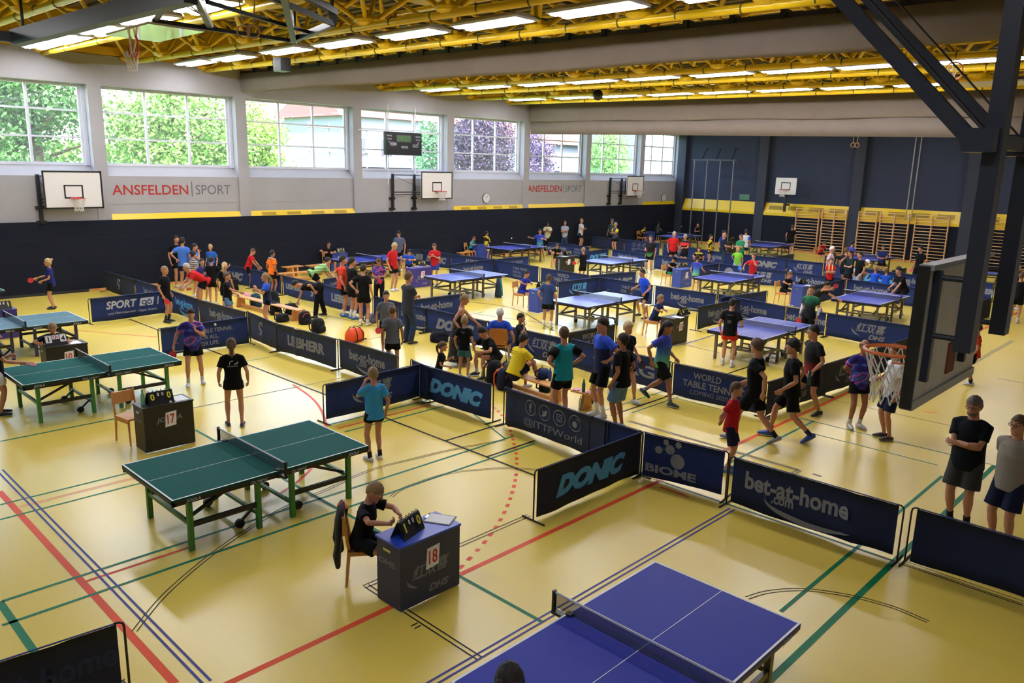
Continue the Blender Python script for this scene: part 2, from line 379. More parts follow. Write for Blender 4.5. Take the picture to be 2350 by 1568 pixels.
for i in (1, 2, 4, 5, 7):
    a, b = opening(i)
    ys.add([(a, WY-.06, 2.42), (b, WY-.06, 2.42), (b, WY+.07, 2.66), (a, WY+.07, 2.66)], [(0, 1, 2, 3)])
    if i in (2, 4):
        for k in range(4):
            x = a+(b-a)*(.16+.23*k)
            for q in range(5):
                t0, t1 = .25+.1*q, .31+.1*q
                ysl.add([(x-.32, WY-.06+.13*t0-.004, 2.42+.24*t0+.002), (x+.32, WY-.06+.13*t0-.004, 2.42+.24*t0+.002), (x+.32, WY-.06+.13*t1-.004, 2.42+.24*t1+.002), (x-.32, WY-.06+.13*t1-.004, 2.42+.24*t1+.002)], [(0, 1, 2, 3)])
struct(ys.build('trim_3', M_yel)); struct(ysl.build('trim_4', mat('vent_slot', (120, 100, 12), .6)))
# windows
M_pane = see_through('window_glass', (235, 242, 255), .06, .02)
for i in range(-1, len(PIL)):
    if i < 0: a, b = -1.2, PIL[0]-PW
    else: a, b = opening(i)
    fr = MB(); yg = WY+.44; z0, z1 = 4.33, 7.02; xr = b-.12
    for z in (z0, z0+.9, z0+1.79, z1-.09): fr.box((a, yg-.03, z), (xr, yg+.05, z+(.09 if z in (z0,) or z > 6.9 else .06)))
    for k in range(4):
        x = a+(xr-a-.08)*k/3; fr.box((x, yg-.035, z0), (x+.08, yg+.055, z1))
    w = struct(fr.build('window_%d' % (i+2), M_alu))
    struct(MB().box((a, yg+.005, z0), (xr, yg+.011, z1)).build('window_pane', M_pane, w))
    struct(MB().box((xr, yg-.10, z0), (b, yg+.08, z1)).box((xr+.03, yg-.115, z0+.2), (xr+.055, yg-.10, z1-.2)).build('window_side_panel', M_alu, w))
    pd_ = bpy.data.lights.new('daylight_portal', 'AREA'); pd_.shape = 'RECTANGLE'; pd_.size = b-a; pd_.size_y = z1-z0; pd_.cycles.is_portal = True
    po = bpy.data.objects.new('daylight_portal', pd_); COL.objects.link(po); po.location = ((a+b)/2, WY+.57, (z0+z1)/2); po.rotation_euler = (math.pi/2, 0, math.pi)
    po.rotation_euler = Vector((0, -1, 0)).to_track_quat('-Z', 'Z').to_euler()
# lettering on the wall
for x0, x1 in ((10.28, 14.70), (31.75, 36.4)):
    W = x1-x0; r = tag(thing('wall_lettering', 'red and grey lettering painted on the white wall ' + ('below the leafy second window' if x0 < 20 else 'right of the wall clock'), 'wall sign', ((x0+x1)/2, WY+.066, 3.5)))
    write(MB(), 'ANSFELDEN', -W*.5+W*.31, 0, h=.36, w=W*.615, bold=.012).build('red_letters', mat('wall_red', (160, 40, 36), .8), r)
    write(MB(), 'SPORT', W*.5-W*.16, 0, h=.36, w=W*.315, bold=0).box((W*.15-.02, -.001, -.26), (W*.15+.02, 0, .3)).build('grey_letters', mat('wall_grey', (92, 96, 102), .8), r)
# ---- far wall
fw = MB().box((FX, RY, 0), (FX+.3, WY+.3, TOP)); struct(fw.build('wall_far', M_grey))
FP = [29.3, 23.45, 17.6, 11.75, 5.9, .05]
fp = MB()
for y in FP: fp.box((FX-.35, y-.3, 0), (FX, y+.3, 8.2))
struct(fp.build('trim_5', M_pillar))
fl = MB(); fb = MB(); fs = MB()
for k in range(len(FP)-1):
    y1, y0 = FP[k]-.3, FP[k+1]+.3
    x1 = FX-.30
    fl.box((x1, y0, 0), (FX, y1, 2.25))
    fb.add([(x1-.01, y0, 2.25), (x1-.01, y1, 2.25), (FX-.01, y1, 2.86), (FX-.01, y0, 2.86), (x1-.01, y0, 2.1), (x1-.01, y1, 2.1)], [(0, 3, 2, 1), (4, 0, 1, 5)])
    for q in range(4 if k else 0):
        y = y0+(y1-y0)*(.14+.24*q)
        for s_ in range(4):
            t0, t1 = .35+.1*s_, .41+.1*s_
            fs.add([(x1-.018+.29*t, yy, 2.25+.61*t+.004) for t, yy in ((t0, y-.45), (t0, y+.45), (t1, y+.45), (t1, y-.45))], [(0, 1, 2, 3)])
struct(fl.build('wall_far_boards', M_pad)); struct(fb.build('trim_6', M_yel)); struct(fs.build('trim_7', MATS['vent_slot']))
struct(MB().box((FX-.33, RY, 0), (FX-.3, WY, .12)).build('baseboard_far', M_wood))
struct(MB().box((NX-.3, RY-.3, 0), (FX+.3, RY, TOP)).build('wall_right', M_white)); struct(MB().box((NX-.3, RY, 0), (NX, WY+.5, TOP)).build('wall_near', M_white))
# ---- roof: deck, yellow space frame, lamps
M_deck = mat('roof_deck', (112, 98, 76), .8, noise=.1)
dk = MB().box((NX-.3, RY-.3, TOP), (FX+.3, WY+.6, TOP+.2))
for x in np.arange(NX, FX, .45): dk.box((x, RY, TOP-.07), (x+.22, WY+.3, TOP))
struct(dk.build('ceiling', M_deck))
struct(MB().box((NX, WY+.1, 8.0), (FX, WY+.35, TOP)).box((NX, WY-.02, 8.02), (FX, WY+.12, 8.3)).build('trim_8', mat('edge_beam_yellow', (206, 160, 14), .5)))
def dip(y): return -.014*max(0.0, 29.6-y)          # the roof drains towards the gallery side
XS = [3.1+2.7*k for k in range(0, 17)]; YS = [29.6-2.8*k for k in range(0, 12)]
ZB, ZT = 7.86, 9.12
node = MB().ball((0, 0, 0), (.30, .30, .13), 12, 6)
for X in XS:
    ch = MB(); web = MB(); nd = MB(); bd = MB()
    ch.tube([(X, WY+.05, ZB), (X, RY, ZB+dip(RY))], .085, 10)
    ch.tube([(X+1.35, WY+.05, ZT), (X+1.35, RY, ZT+dip(RY))], .07, 8)
    for y in YS:
        zb = ZB+dip(y); nd.add([(v[0]+X, v[1]+y, v[2]+zb+.12) for v in node.v], node.f)
        ch.tube([(X-1.35, y-1.4, ZT+dip(y)), (X+1.35, y-1.4, ZT+dip(y))], .055, 6)
        for dx, dy in ((-1.35, -1.4), (-1.35, 1.4), (1.35, -1.4), (1.35, 1.4)):
            if y+dy < WY: web.tube([(X+dx*.08, y+dy*.08, zb+.1), (X+dx, y+dy, ZT+dip(y))], .056, 6)
        for q in (-.9, .5): bd.tube([(X, y+q, zb+dip(0)*0), (X, y+q+.03, zb)], .094, 10)
    tr = struct(ch.build('roof_truss', M_yelt, smooth=True))
    struct(web.build('web_tubes', M_yelt, tr, smooth=True)); struct(nd.build('node_plates', M_yelt, tr)); struct(bd.build('clamp_bands', mat('dark_band', (70, 62, 30), .5), tr))
pn = MB()
for x, y in ((14.6, 17.2), (14.6, 14.4), (14.6, 11.6), (25.3, 14.5), (25.3, 9.0)): pn.box((x, y, 9.2), (x+1.2, y+1.9, 9.25))
struct(pn.build('trim_9', M_yel))
# lamps
M_lamp = mat('lamp_case', (206, 206, 212), .5); M_tube = mat('lit_lamp_cover', (245, 246, 255), .4, emit=(250, 250, 255), power=LAMP_POWER)
lp = thing('ceiling_lamp', '', 'ceiling lamp', (0, 0, 0), 0, 'fluorescent lamps under the yellow roof frame')
c_ = MB().box((-.36, -1.02, .02), (.36, 1.02, .07)).add([(-.36, -1.02, .07), (.36, -1.02, .07), (.36, 1.02, .07), (-.36, 1.02, .07), (-.18, -.9, .17), (.18, -.9, .17), (.18, .9, .17), (-.18, .9, .17)], [(4, 5, 6, 7), (0, 1, 5, 4), (1, 2, 6, 5), (2, 3, 7, 6), (3, 0, 4, 7)])
c_.build('lamp_case', M_lamp, lp)
for x in (-.18, .18): MB().box((x-.08, -.98, .0), (x+.08, .98, .02)).build('lamp_cover', M_tube, lp)
for yy in (.6, -.6): MB().bar((-1.1, yy, .2), (1.1, yy, .2), .05).build('mounting_rail', M_grey_steel, lp)
ROWS = [('over the folded basket frame', 8.0, [27.7, 25.4, 22.6, 19.8, 16.8]), ('before the near curtain', 12.75, [27.8, 25.1, 21.8, 18.9, 15.9, 13.1, 10.2, 7.3]),
        ('in the middle hall', 23.5, [27.4, 24.3, 21.4, 18.9, 16.3, 13.6, 11.1, 8.8, 6.2]), ('beside the far curtain', 29.0, [27.3, 24.3, 21.7, 19.1, 16.6, 14.1, 11.6, 9.1]),
        ('close behind the near curtain', 18.0, [26, 20, 14, 8]), ('behind the far curtain', 37.5, [26, 20, 14, 8]), ('close to the far wall', 42.5, [26, 20, 14, 8]), ('above the gallery end', 1.8, [24, 16, 8, 1])]
ORD = ['nearest the windows', 'second from the windows', 'third from the windows', 'fourth from the windows', 'fifth from the windows', 'sixth from the windows', 'seventh from the windows', 'eighth from the windows', 'ninth from the windows']
first = True
for d, X, ys_ in ROWS:
    for k, y in enumerate(ys_):
        lab = 'white twin tube ceiling lamp, %s, %s' % (ORD[k], d); loc = (X, y, ZB+.02+dip(y))
        if first: lp.location = loc; lp['label'] = lab; first = False
        else: copy_thing(lp, loc, None, lab)
# ---- dividing curtains gathered under the roof
M_curt = mat('curtain_fabric', (116, 105, 97), .9, noise=.06, nscale=2.5, spec=.15)
def curtain(X, zt, zb, hem, label):
    r = thing('dividing_curtain', label, 'curtain', (X, 29.4, zt))
    mb = MB(); ys_ = np.linspace(0, -32, 90); rows = []
    prof = [(.1, 0), (.15, -.03), (.165, -.5*(zt-zb)), (.15, zb-zt+.06), (.09, zb-zt), (-.09, zb-zt), (-.15, zb-zt+.06), (-.165, -.5*(zt-zb)), (-.15, -.03), (-.1, 0)]
    for y in ys_:
        s = dip(29.4+y); w = .012*math.sin(y*1.7)+.01*math.sin(y*4.1)
        rows.append([(-px-w, y, pz+s+(.02*math.sin(y*.9) if pz < -.4 else 0)) for px, pz in prof])
    n = len(prof); mb.add([v for q in rows for v in q], [(i*n+j, (i+1)*n+j, (i+1)*n+(j+1) % n, i*n+(j+1) % n) for i in range(len(rows)-1) for j in range(n)])
    mb.build('gathered_fabric', M_curt, r, smooth=True)
    if hem:
        h = MB(); R = []
        for y in ys_:
            s = dip(29.4+y); w = .02*math.sin(y*1.3); R.append([(-.06-w, y, zb-zt+.02+s), (-.03, y, zb-zt-hem+s*1.2), (.02, y, zb-zt-hem+s*1.2), (.0, y, zb-zt+.02+s)])
        h.add([v for q in R for v in q], [(i*4+j, (i+1)*4+j, (i+1)*4+(j+1) % 4, i*4+(j+1) % 4) for i in range(len(R)-1) for j in range(4)])
        h.build('hanging_hem', M_curt, r, smooth=True)
    k = MB().box((-.1, -32.3, .0), (.1, .1, .09)); k.v = [(x, y, z+dip(29.4+y)) for x, y, z in k.v]; k.build('curtain_rail', M_steel, r)
    b = MB().box((-.14, 0, -.02), (.12, .12, .16)).build('hanger_block', M_black, r); b.location = (0, -1, dip(28.4))
    for y in np.arange(-2.1, -32, -1.1): q = b.copy(); COL.objects.link(q); q.location = (0, y, dip(29.4+y))
curtain(15.35, 7.88, 7.2, 0, 'beige curtain gathered up under the roof nearest the camera, with a dark rail')
curtain(31.6, 8.0, 7.0, .62, 'beige curtain half lowered across the far third, with a pale hem')
# ---- outside: ground, trees, hedge, houses
M_lawn = mat('outside_lawn', (96, 140, 60), .9, noise=.2, nscale=2)
struct(MB().box((-60, WY+.7, 1.6), (130, 130, 2.0)).build('ground', M_lawn))
M_bark = mat('bark', (84, 70, 56), .9, noise=.2)
def leaf_mat(n, c):
    m = mat(n, c, .6, noise=.35, nscale=1.3); b = m.node_tree.nodes['Principled BSDF']
    return m
def tree(label, x, y, h, crown, c, nm, n=3600, sz=.22, low=.0):
    n = int(n*3.6); sz *= .47
    r = thing('tree', label, 'tree', (x, y, 2.0))
    t = MB().tube([(0, 0, 0), (.1, 0, h*.3), (0, .1, h*.6), (.1, 0, h*.85)], [.28, .22, .15, .05], 8)
    for k in range(9):
        a = k*2.4; z = h*(.28+.06*k); t.tube([(0, 0, z), (crown*.4*math.cos(a), crown*.4*math.sin(a), z+.5), (crown*.75*math.cos(a), crown*.75*math.sin(a), z+.9)], [.09, .06, .02], 6)
    t.build('trunk', M_bark, r, smooth=True)
    cl = RNG.normal(size=(70, 3)); cl /= np.linalg.norm(cl, axis=1)[:, None]; cl *= (RNG.random((70, 1))**.4)
    cl = cl*np.array([crown, crown*.8, h*.42])*.85+np.array([0, 0, h*(.6-low)])
    ci = RNG.integers(0, 70, n); p = cl[ci]+RNG.normal(size=(n, 3))*crown*.16
    ax = RNG.normal(size=(n, 3)); ax /= np.linalg.norm(ax, axis=1)[:, None]; bx = np.cross(ax, RNG.normal(size=(n, 3))); bx /= np.linalg.norm(bx, axis=1)[:, None]
    s = sz*(.6+.8*RNG.random((n, 1)))
    V = np.stack([p-ax*s, p+bx*s*.55, p+ax*s, p-bx*s*.55], 1).reshape(-1, 3)
    f = MB(); f.v = V.tolist(); f.f = [(4*i, 4*i+1, 4*i+2, 4*i+3) for i in range(n)]
    f.build('foliage', leaf_mat(nm, c), r)
GREEN = (110, 152, 66); DKG = (74, 118, 58)
tree('green maple filling the upper half of the left window', 10.4, 38.5, 8.5, 3.1, DKG, 'maple_leaves', 4200)
tree('broad bright green maple filling the second window', 16.4, 38.5, 7.4, 3.7, GREEN, 'bright_leaves', 5200, low=.08)
tree('sunlit yellow green tree in the left part of the third window', 21.9, 41.5, 6.8, 2.0, (136, 172, 72), 'sunlit_leaves', 2600, low=.08)
tree('dark purple beech filling the window right of the scoreboard', 39.6, 41.5, 7.4, 3.3, (64, 48, 74), 'purple_leaves', 5200, low=.08)
tree('purple leafed tree at the left of the window behind the far curtain', 48.6, 44.5, 6.2, 1.8, (92, 72, 110), 'mauve_leaves', 1800, low=.05)
tree('green tree seen through the second last window', 59.0, 45.0, 6.8, 2.6, (112, 158, 82), 'far_leaves', 2600)
tree('small green tree in front of the red roofed house', 39.0, 46.5, 6.6, 1.6, (92, 140, 96), 'small_leaves', 1500, low=.04)
tree('round pale tree behind the hedge at the left edge', 9.6, 52.0, 4.6, 2.0, (104, 140, 92), 'pale_leaves', 1500, low=.1)
hd = MB(); n = 5200; P_ = np.stack([RNG.uniform(4, 17, n), 44+RNG.normal(size=n)*.35, RNG.uniform(2.0, 5.35, n)], 1); ax = RNG.normal(size=(n, 3)); ax /= np.linalg.norm(ax, axis=1)[:, None]; bx = np.roll(ax, 1, 1)
V = np.stack([P_-ax*.17, P_+bx*.1, P_+ax*.17, P_-bx*.1], 1).reshape(-1, 3); hd.v = V.tolist(); hd.f = [(4*i, 4*i+1, 4*i+2, 4*i+3) for i in range(n)]
tag(hd.build('hedge', leaf_mat('hedge_leaves', (112, 154, 70))), 'clipped green hedge outside below the left window', 'hedge', kind='stuff')
M_ren = mat('render_wall', (112, 118, 130), .9); M_tile = mat('roof_tiles', (140, 60, 50), .8, noise=.2); M_dkwin = mat('dark_window', (44, 52, 66), .2)
def house(label, x, y, w, d, h, rise, wins, balcony=False, wallc=None, roofc=None):
    r = thing('house', label, 'house', (x, y, 2.0))
    MB().box((0, 0, 0), (w, d, h)).build('wall', wallc or M_ren, r)
    if rise: MB().add([(-.6, -.6, h), (w+.6, -.6, h), (w+.6, d+.6, h), (-.6, d+.6, h), (.8, d/2, h+rise), (w-.8, d/2, h+rise)], [(0, 1, 5, 4), (1, 2, 5), (2, 3, 4, 5), (3, 0, 4), (3, 2, 1, 0)]).build('roof', roofc or M_tile, r)
    for wx, wz, ww, wh in wins:
        f = MB().box((wx-.08, -.05, wz-.08), (wx+ww+.08, .01, wz+wh+.08)).build('window', M_alu, r)
        MB().box((wx, -.07, wz), (wx+ww, -.03, wz+wh)).build('pane', M_dkwin, f)
    if balcony: MB().box((.2, -1.5, h*.36), (w*.72, 0, h*.36+.15)).box((.2, -1.5, h*.36), (w*.72, -1.44, h*.36+1.0)).build('balcony', mat('balcony_rail', (104, 110, 124), .6), r)
    return r
house('white house with red tiled roof and balcony behind the scoreboard', 35.6, 53.0, 12, 9, 6.2, 3.4, [(1.2, 3.1, .9, 1.5), (3.6, 2.7, 1.1, 1.9), (1.6, .8, 2.0, 1.0), (8.6, 3.0, 1.2, 1.4)], True)
house('low white house seen through the left window', -2, 70, 18, 8, 4.6, 3.0, [(3, 1.5, 1.2, 1.2), (10, 1.5, 1.2, 1.2)], roofc=mat('grey_tiles', (104, 98, 104), .8))
house('pale grey house with wide panes behind the last window', 66, 46, 14, 8, 6.6, 0, [(.8, 2.6, 1.4, 1.6), (3.0, 2.6, 1.4, 1.6), (1.0, .4, 2.8, 1.3), (5.6, 2.6, 1.4, 1.6)], wallc=mat('grey_render', (104, 110, 122), .9))
house('white house seen between the purple and green trees', 60, 58, 12, 8, 5.2, 3.0, [(2, 1.2, 1.2, 1.2), (6, 1.2, 1.2, 1.2)])
sf = thing('scaffold', 'pale scaffold frame standing in front of the house in the third window', 'scaffold', (30.2, 49.0, 2.0))
for k in range(4): MB().tube([(k*1.6, 0, 0), (k*1.6, 0, 5.4)], .05, 6).build('pole', mat('scaffold_tube', (120, 122, 132), .6), sf)
for z in (1.8, 3.4, 5.0): MB().box((-.1, -.3, z), (5.0, .5, z+.07)).build('deck', mat('scaffold_deck', (120, 118, 116), .7), sf)
MB().tube([(0, 0, .2), (4.8, 0, 3.4)], .04, 6).build('brace', MATS['scaffold_tube'], sf)
# ================================================================== sports equipment on the walls and under the roof
def hoop_net(mb, c, R=.225, drop=.42, n=12, r=.006):
    c = Vector(c); lv = [(R*.98, 0), (R*.82, -.13), (R*.66, -.25), (R*.58, -.34), (R*.62, -drop)]
    for k in range(len(lv)-1):
        for i in range(n):
            a = 2*math.pi*(i+.5*(k % 2))/n
            for s in (-.5, .5):
                b = a+2*math.pi*s/n
                mb.tube([c+Vector((lv[k][0]*math.cos(a), lv[k][0]*math.sin(a), lv[k][1])), c+Vector((lv[k+1][0]*math.cos(b), lv[k+1][0]*math.sin(b), lv[k+1][1]))], r, 4, cap=False)
def board_parts(r, w, h, x, y, z, frame=True, rim_x=None, back=.05):
    """basketball board facing -y with its lower left corner at x, z"""
    b = MB().box((x, y, z), (x+w, y+back, z+h)).build('board', mat('board_white', (214, 210, 208), .5), r)
    t = .045; f = MB()
    if frame: f.box((x-.01, y-.006, z-.01), (x+t, y, z+h+.01)).box((x+w-t, y-.006, z-.01), (x+w+.01, y, z+h+.01)).box((x, y-.006, z-.01), (x+w, y, z+t)).box((x, y-.006, z+h-t), (x+w, y, z+h+.01))
    cx = x+w/2; sw, sh, s0 = .59, .45, z+.27*h
    f.box((cx-sw/2, y-.007, s0), (cx-sw/2+t, y, s0+sh)).box((cx+sw/2-t, y-.007, s0), (cx+sw/2, y, s0+sh)).box((cx-sw/2, y-.007, s0), (cx+sw/2, y, s0+t)).box((cx-sw/2, y-.007, s0+sh-t), (cx+sw/2, y, s0+sh))
    f.build('painted_border', M_black, r)
    zr = s0+.02
    MB().ring((cx, y-.38, zr), .225, .012, 28, 8).box((cx-.1, y-.16, zr-.05), (cx+.1, y-.005, zr+.02)).build('rim', M_rim, r)
    n_ = MB(); hoop_net(n_, (cx, y-.38, zr), r=.008); n_.build('net', M_cordw, r)
def wall_hoop(label, px0, px1, pxb, posts):
    yb = WY-.42; x0, z1 = on_wall(*px0, yb); x1, _ = on_wall(*px1, yb); _, z0 = on_wall(*pxb, yb)
    r = thing('basketball_hoop', label, 'basketball hoop', (0, 0, 0), 0, 'wall basketball hoops')
    board_parts(r, x1-x0, z1-z0, x0, yb, z0)
    zt, zl = z1-.12, z0-.12
    for p in posts:
        x, _ = on_wall(p, 430, WY-.08)
        MB().box((x-.05, WY-.14, zl-.35), (x+.05, WY-.04, zt)).box((x-.14, WY-.1, zl-.38), (x+.14, WY+.03, zl-.28)).box((x-.14, WY-.1, zl+.1), (x+.14, WY+.03, zl+.2)).build('wall_post', M_black, r)
    xs = on_wall(posts[0], 430, WY-.08)[0]
    MB().tube([(xs, WY-.16, zt-.05), (x0+.5, yb+.12, zt-.05)], .022, 6).build('swing_tube', M_black, r)
    MB().tube([(xs, WY-.16, z0+.32), (x0+.5, yb+.12, z0+.32)], .022, 6).tube([(xs, WY-.16, z0+.2), (x0+.5, yb+.12, z0+.2)], .02, 6).build('swing_tube', M_black, r)
    MB().tube([(xs, WY-.16, zt-.1), (x0+.1, yb+.12, z0+.5)], .008, 6).build('brace_wire', M_black, r)
    MB().box((x0+.4, yb+.05, z0+.1), (x0+.5, WY, z1-.1)).box((x1-.5, yb+.05, z0+.1), (x1-.4, WY, z1-.1)).build('back_frame', M_black, r)
wall_hoop('white basketball board on the window wall, leftmost, under the left window', (95, 392), (231, 392), (100, 480), [88, -60])
wall_hoop('white basketball board on the window wall below the scoreboard', (967, 394), (1038, 394), (967, 457), [901, 951])
wall_hoop('white basketball board on the window wall beyond the far curtain', (1440, 404), (1478, 404), (1439, 451), [1400, 1426])
r = thing('basketball_hoop', 'small white basketball board on a post at the grey far wall', 'basketball hoop')
R9 = Matrix.Rotation(-math.pi/2, 4, 'Z'); r.location = (FX-.95, 21.55, 0); r.rotation_euler = (0, 0, -math.pi/2)
board_parts(r, 1.3, .98, -.65, 0, 3.42, frame=False)
MB().box((-.06, .05, 2.4), (.06, .17, 3.6)).box((-.05, .1, 2.75), (.05, .7, 2.85)).build('post', M_black, r)
# board hanging near the camera, seen from behind
r = thing('hanging_basketball_hoop', 'big basketball board seen from behind, hanging on dark steel tubes at the right', 'basketball hoop')
bx0, bx1, by, bz0, bz1 = 6.2, 7.86, 1.8, 2.9, 3.95
MB().box((bx0, by-.03, bz0), (bx1, by+.03, bz1)).build('board', mat('board_back', (206, 202, 196), .7, noise=.12, nscale=14), r)
MB().box((bx0-.015, by-.045, bz0-.02), (bx0+.01, by+.04, bz1+.02)).build('dark_edge', M_black, r)
MB().box((bx0, by-.07, bz1-.01), (bx1, by+.035, bz1+.03)).build('metal_edge', mat('board_edge', (150, 152, 158), .4, .3), r); MB().box((bx0, by-.05, bz0-.03), (bx1, by+.035, bz0+.04)).build('metal_edge', MATS['board_edge'], r)
MB().box((7.0, by-.045, bz0+.12), (7.2, by-.03, bz0+.38)).build('rust_plate', mat('rust_plate', (112, 52, 34), .7), r)
MB().ring((7.1, 2.22, 3.12), .228, .017, 36, 8).box((6.98, 1.83, 3.06), (7.22, 2.0, 3.14)).ring((7.1, 2.22, 3.06), .228, .008, 20, 6, a0=math.pi*1.1, a1=math.pi*1.9).build('rim', mat('orange_rim', (206, 104, 44), .4), r)
n_ = MB(); hoop_net(n_, (7.1, 2.22, 3.12), .228, .46, 12, .0055); n_.build('net', M_cordw, r)
for x in (6.36, 7.34):
    MB().bar((x, by-.06, 3.08), (x, by-.06, 3.93), .05, .06).build('board_strut', M_steel, r)
    MB().bar((x, 1.5, 3.36), (x, 1.5, 7.8), .115, .15).build('hanging_post', M_steel, r)
    for zz in (3.88, 3.44): MB().tube([(x, by-.06, zz), (x, 1.5, zz)], .022, 8).build('spacer_tube', M_steel, r)
    MB().bar((x-.13, 1.62, 4.86), (x-.13, 4.45, 7.75), .085, .1).build('diagonal_tube', M_steel, r)
    MB().box((x-.22, 1.46, 4.78), (x+.06, 1.66, 4.94)).build('joint_plate', M_steel, r)
    MB().tube([(x+.05, 1.55, 4.9), (x+.0, 3.9, 7.4)], .008, 6).build('cable', M_black, r)
MB().bar((6.2, 1.52, 4.86), (7.6, 1.52, 4.86), .08, .1).build('cross_tube', M_steel, r)
MB().bar((6.1, 3.1, 6.4), (7.3, 3.1, 6.4), .07).bar((6.1, 3.1, 6.4), (6.1, 3.4, 6.1), .07).build('cross_tube', M_steel, r)
# folded basket under the roof at the upper left
r = thing('folded_basketball_hoop', 'dark steel basketball frame folded up under the roof at upper left, with pale board', 'basketball hoop')
MB().bar((5.1, 19.4, 6.98), (5.62, 12.3, 7.05), .22, .3).build('main_beam', M_steel, r)
MB().bar((4.2, 19.6, 7.0), (5.3, 19.3, 6.98), .16, .2).build('end_beam', M_steel, r)
MB().box((6.2, 15.35, 7.0), (7.25, 17.5, 7.04)).build('board', mat('glossy_board', (222, 214, 220), .08, spec=1.0), r)
for a, b, w in (((5.7, 13.2, 7.1), (6.9, 17.2, 7.1), .07), ((6.4, 11.0, 7.1), (8.9, 14.9, 7.0), .11), ((6.0, 11.2, 7.35), (8.3, 12.5, 7.2), .11), ((8.25, 12.5, 7.0), (8.85, 14.9, 7.0), .1), ((8.25, 12.5, 7.0), (8.25, 12.5, 7.22), .1), ((5.2, 11.5, 7.1), (7.4, 15.4, 7.1), .1),
                ((5.6, 11.8, 7.3), (8.25, 12.5, 7.0), .08), ((6.3, 15.4, 7.08), (8.85, 14.9, 7.0), .07), ((6.2, 13.0, 7.1), (8.5, 13.7, 7.0), .06), ((5.3, 14.0, 7.2), (5.3, 10.0, 7.45), .16)):
    MB().bar(a, b, w).build('frame_tube', M_steel, r)
for p in ((5.2, 19.2), (5.55, 13.0), (8.3, 12.6), (8.8, 14.7)): MB().bar((p[0], p[1], 7.0), (p[0], p[1], 7.85), .05).build('hanger', M_steel, r)
MB().ring((6.62, 17.2, 6.82), .22, .02, 26, 8, axis='X').build('rim', M_rim, r)
n_ = MB(); hoop_net(n_, (6.6, 17.3, 6.72), .15, .38, 10, .008); n_.tube([(6.55, 17.2, 7.05), (6.6, 17.3, 6.7)], .02, 5).tube([(6.7, 17.2, 7.05), (6.64, 17.3, 6.7)], .02, 5); n_.build('net', M_cordw, r)
def rings(x, y, z, top, label):
    g = thing('gym_rings', label, 'gymnastic rings', (x, y, z), YAW)
    for s in (-.07, .07):
        MB().ring((0, s*1.4, 0), .115, .016, 24, 8, axis='X').build('wooden_ring', M_wood, g)
        MB().tube([(0, s*1.4, .12), (0, s*2.6, top-z)], .014, 6).build('rope', mat('ring_rope', (170, 150, 116), .9), g)
rings(7.7, 14.5, 6.98, 7.85, 'pair of wooden gym rings hanging on ropes beside the folded basket frame')
rings(41.8, 16.2, 6.15, 7.8, 'pale gym rings hanging high in front of the grey far wall')
tag(MB().tube([(6.35, 13.9, 7.8), (6.4, 13.85, 7.3), (6.3, 13.95, 7.15), (6.45, 13.7, 7.0), (6.3, 13.6, 7.05), (6.25, 14.0, 7.25), (6.5, 14.3, 7.3)], .012, 6).build('loose_rope', mat('pale_rope', (206, 196, 176), .9), smooth=True), 'loose pale rope looped under the folded basket frame', 'rope')
r = thing('folded_basketball_hoop', 'pale basketball board folded up under the roof behind the hanging posts at the upper right', 'basketball hoop')
x, y = ground(2262, 195, 6.9); r.location = (x, y, 6.9)
MB().box((-.5, -.9, 0), (.55, .9, .04)).build('board', mat('board_white'), r); MB().ring((-.1, .75, .36), .22, .02, 22, 8, axis='X').build('rim', MATS['orange_rim'], r)
n_ = MB(); hoop_net(n_, (-.1, .85, .5), .2, .4, 10, .008); n_.build('net', M_cordw, r)
for yy in (-.5, -1.0): MB().bar((-.2, yy, .1), (1.6, yy-.2, .3), .08).build('frame_tube', M_steel, r)
tag(MB().box((13.1, 22.75, 7.35), (13.45, 23.2, 7.75)).build('loudspeaker', M_black), 'black loudspeaker box between the lamps in front of the near curtain', 'loudspeaker')
x, y = ground(1372, 218, 7.6); tag(MB().ball((x, y, 7.6), .22, 10, 8).build('loudspeaker', M_black), 'small dark loudspeaker ball under the roof beside the far lamp row', 'loudspeaker')
# scoreboard in front of the window
r = thing('scoreboard', 'black electronic scoreboard reading 09:07 in front of the fourth window', 'scoreboard', (23.05, WY-.12, 5.56))
MB().box((-1.04, -.1, -.52), (1.04, .06, .5)).build('case', mat('scoreboard_black', (14, 15, 20), .4), r)
g_ = MB(); write(g_, '09:07', 0, .22, h=.24, w=.72, y=-.104); g_.build('lit_digits', mat('green_digits', (30, 70, 26), .5, emit=(70, 160, 50), power=.35), r)
w_ = MB(); write(w_, 'HEIM', -.62, -.03, h=.15, w=.36, y=-.102); write(w_, 'GAST', .68, -.08, h=.15, w=.36, y=-.102); write(w_, 'PERIODE', .04, -.16, h=.1, w=.38, y=-.102)
for s in (-1, 1):
    for k, t in enumerate(('BONUS', 'FOULS', 'TO')): write(w_, t, s*.83, .33-.14*k, h=.065, y=-.102)
w_.build('lettering', M_printw, r)
MB().box((-.42, -.103, .07), (.42, -.1, .38)).build('digit_border', mat('border_grey', (70, 78, 72), .5), r)
for x in (-.83, .74): MB().tube([(x, .0, -1.85), (x, .0, 1.65)], .022, 8).build('support_pole', M_lamp, r)
MB().tube([(-2.4, .03, .5), (2.4, .03, .5)], .025, 8).build('support_rail', M_lamp, r)
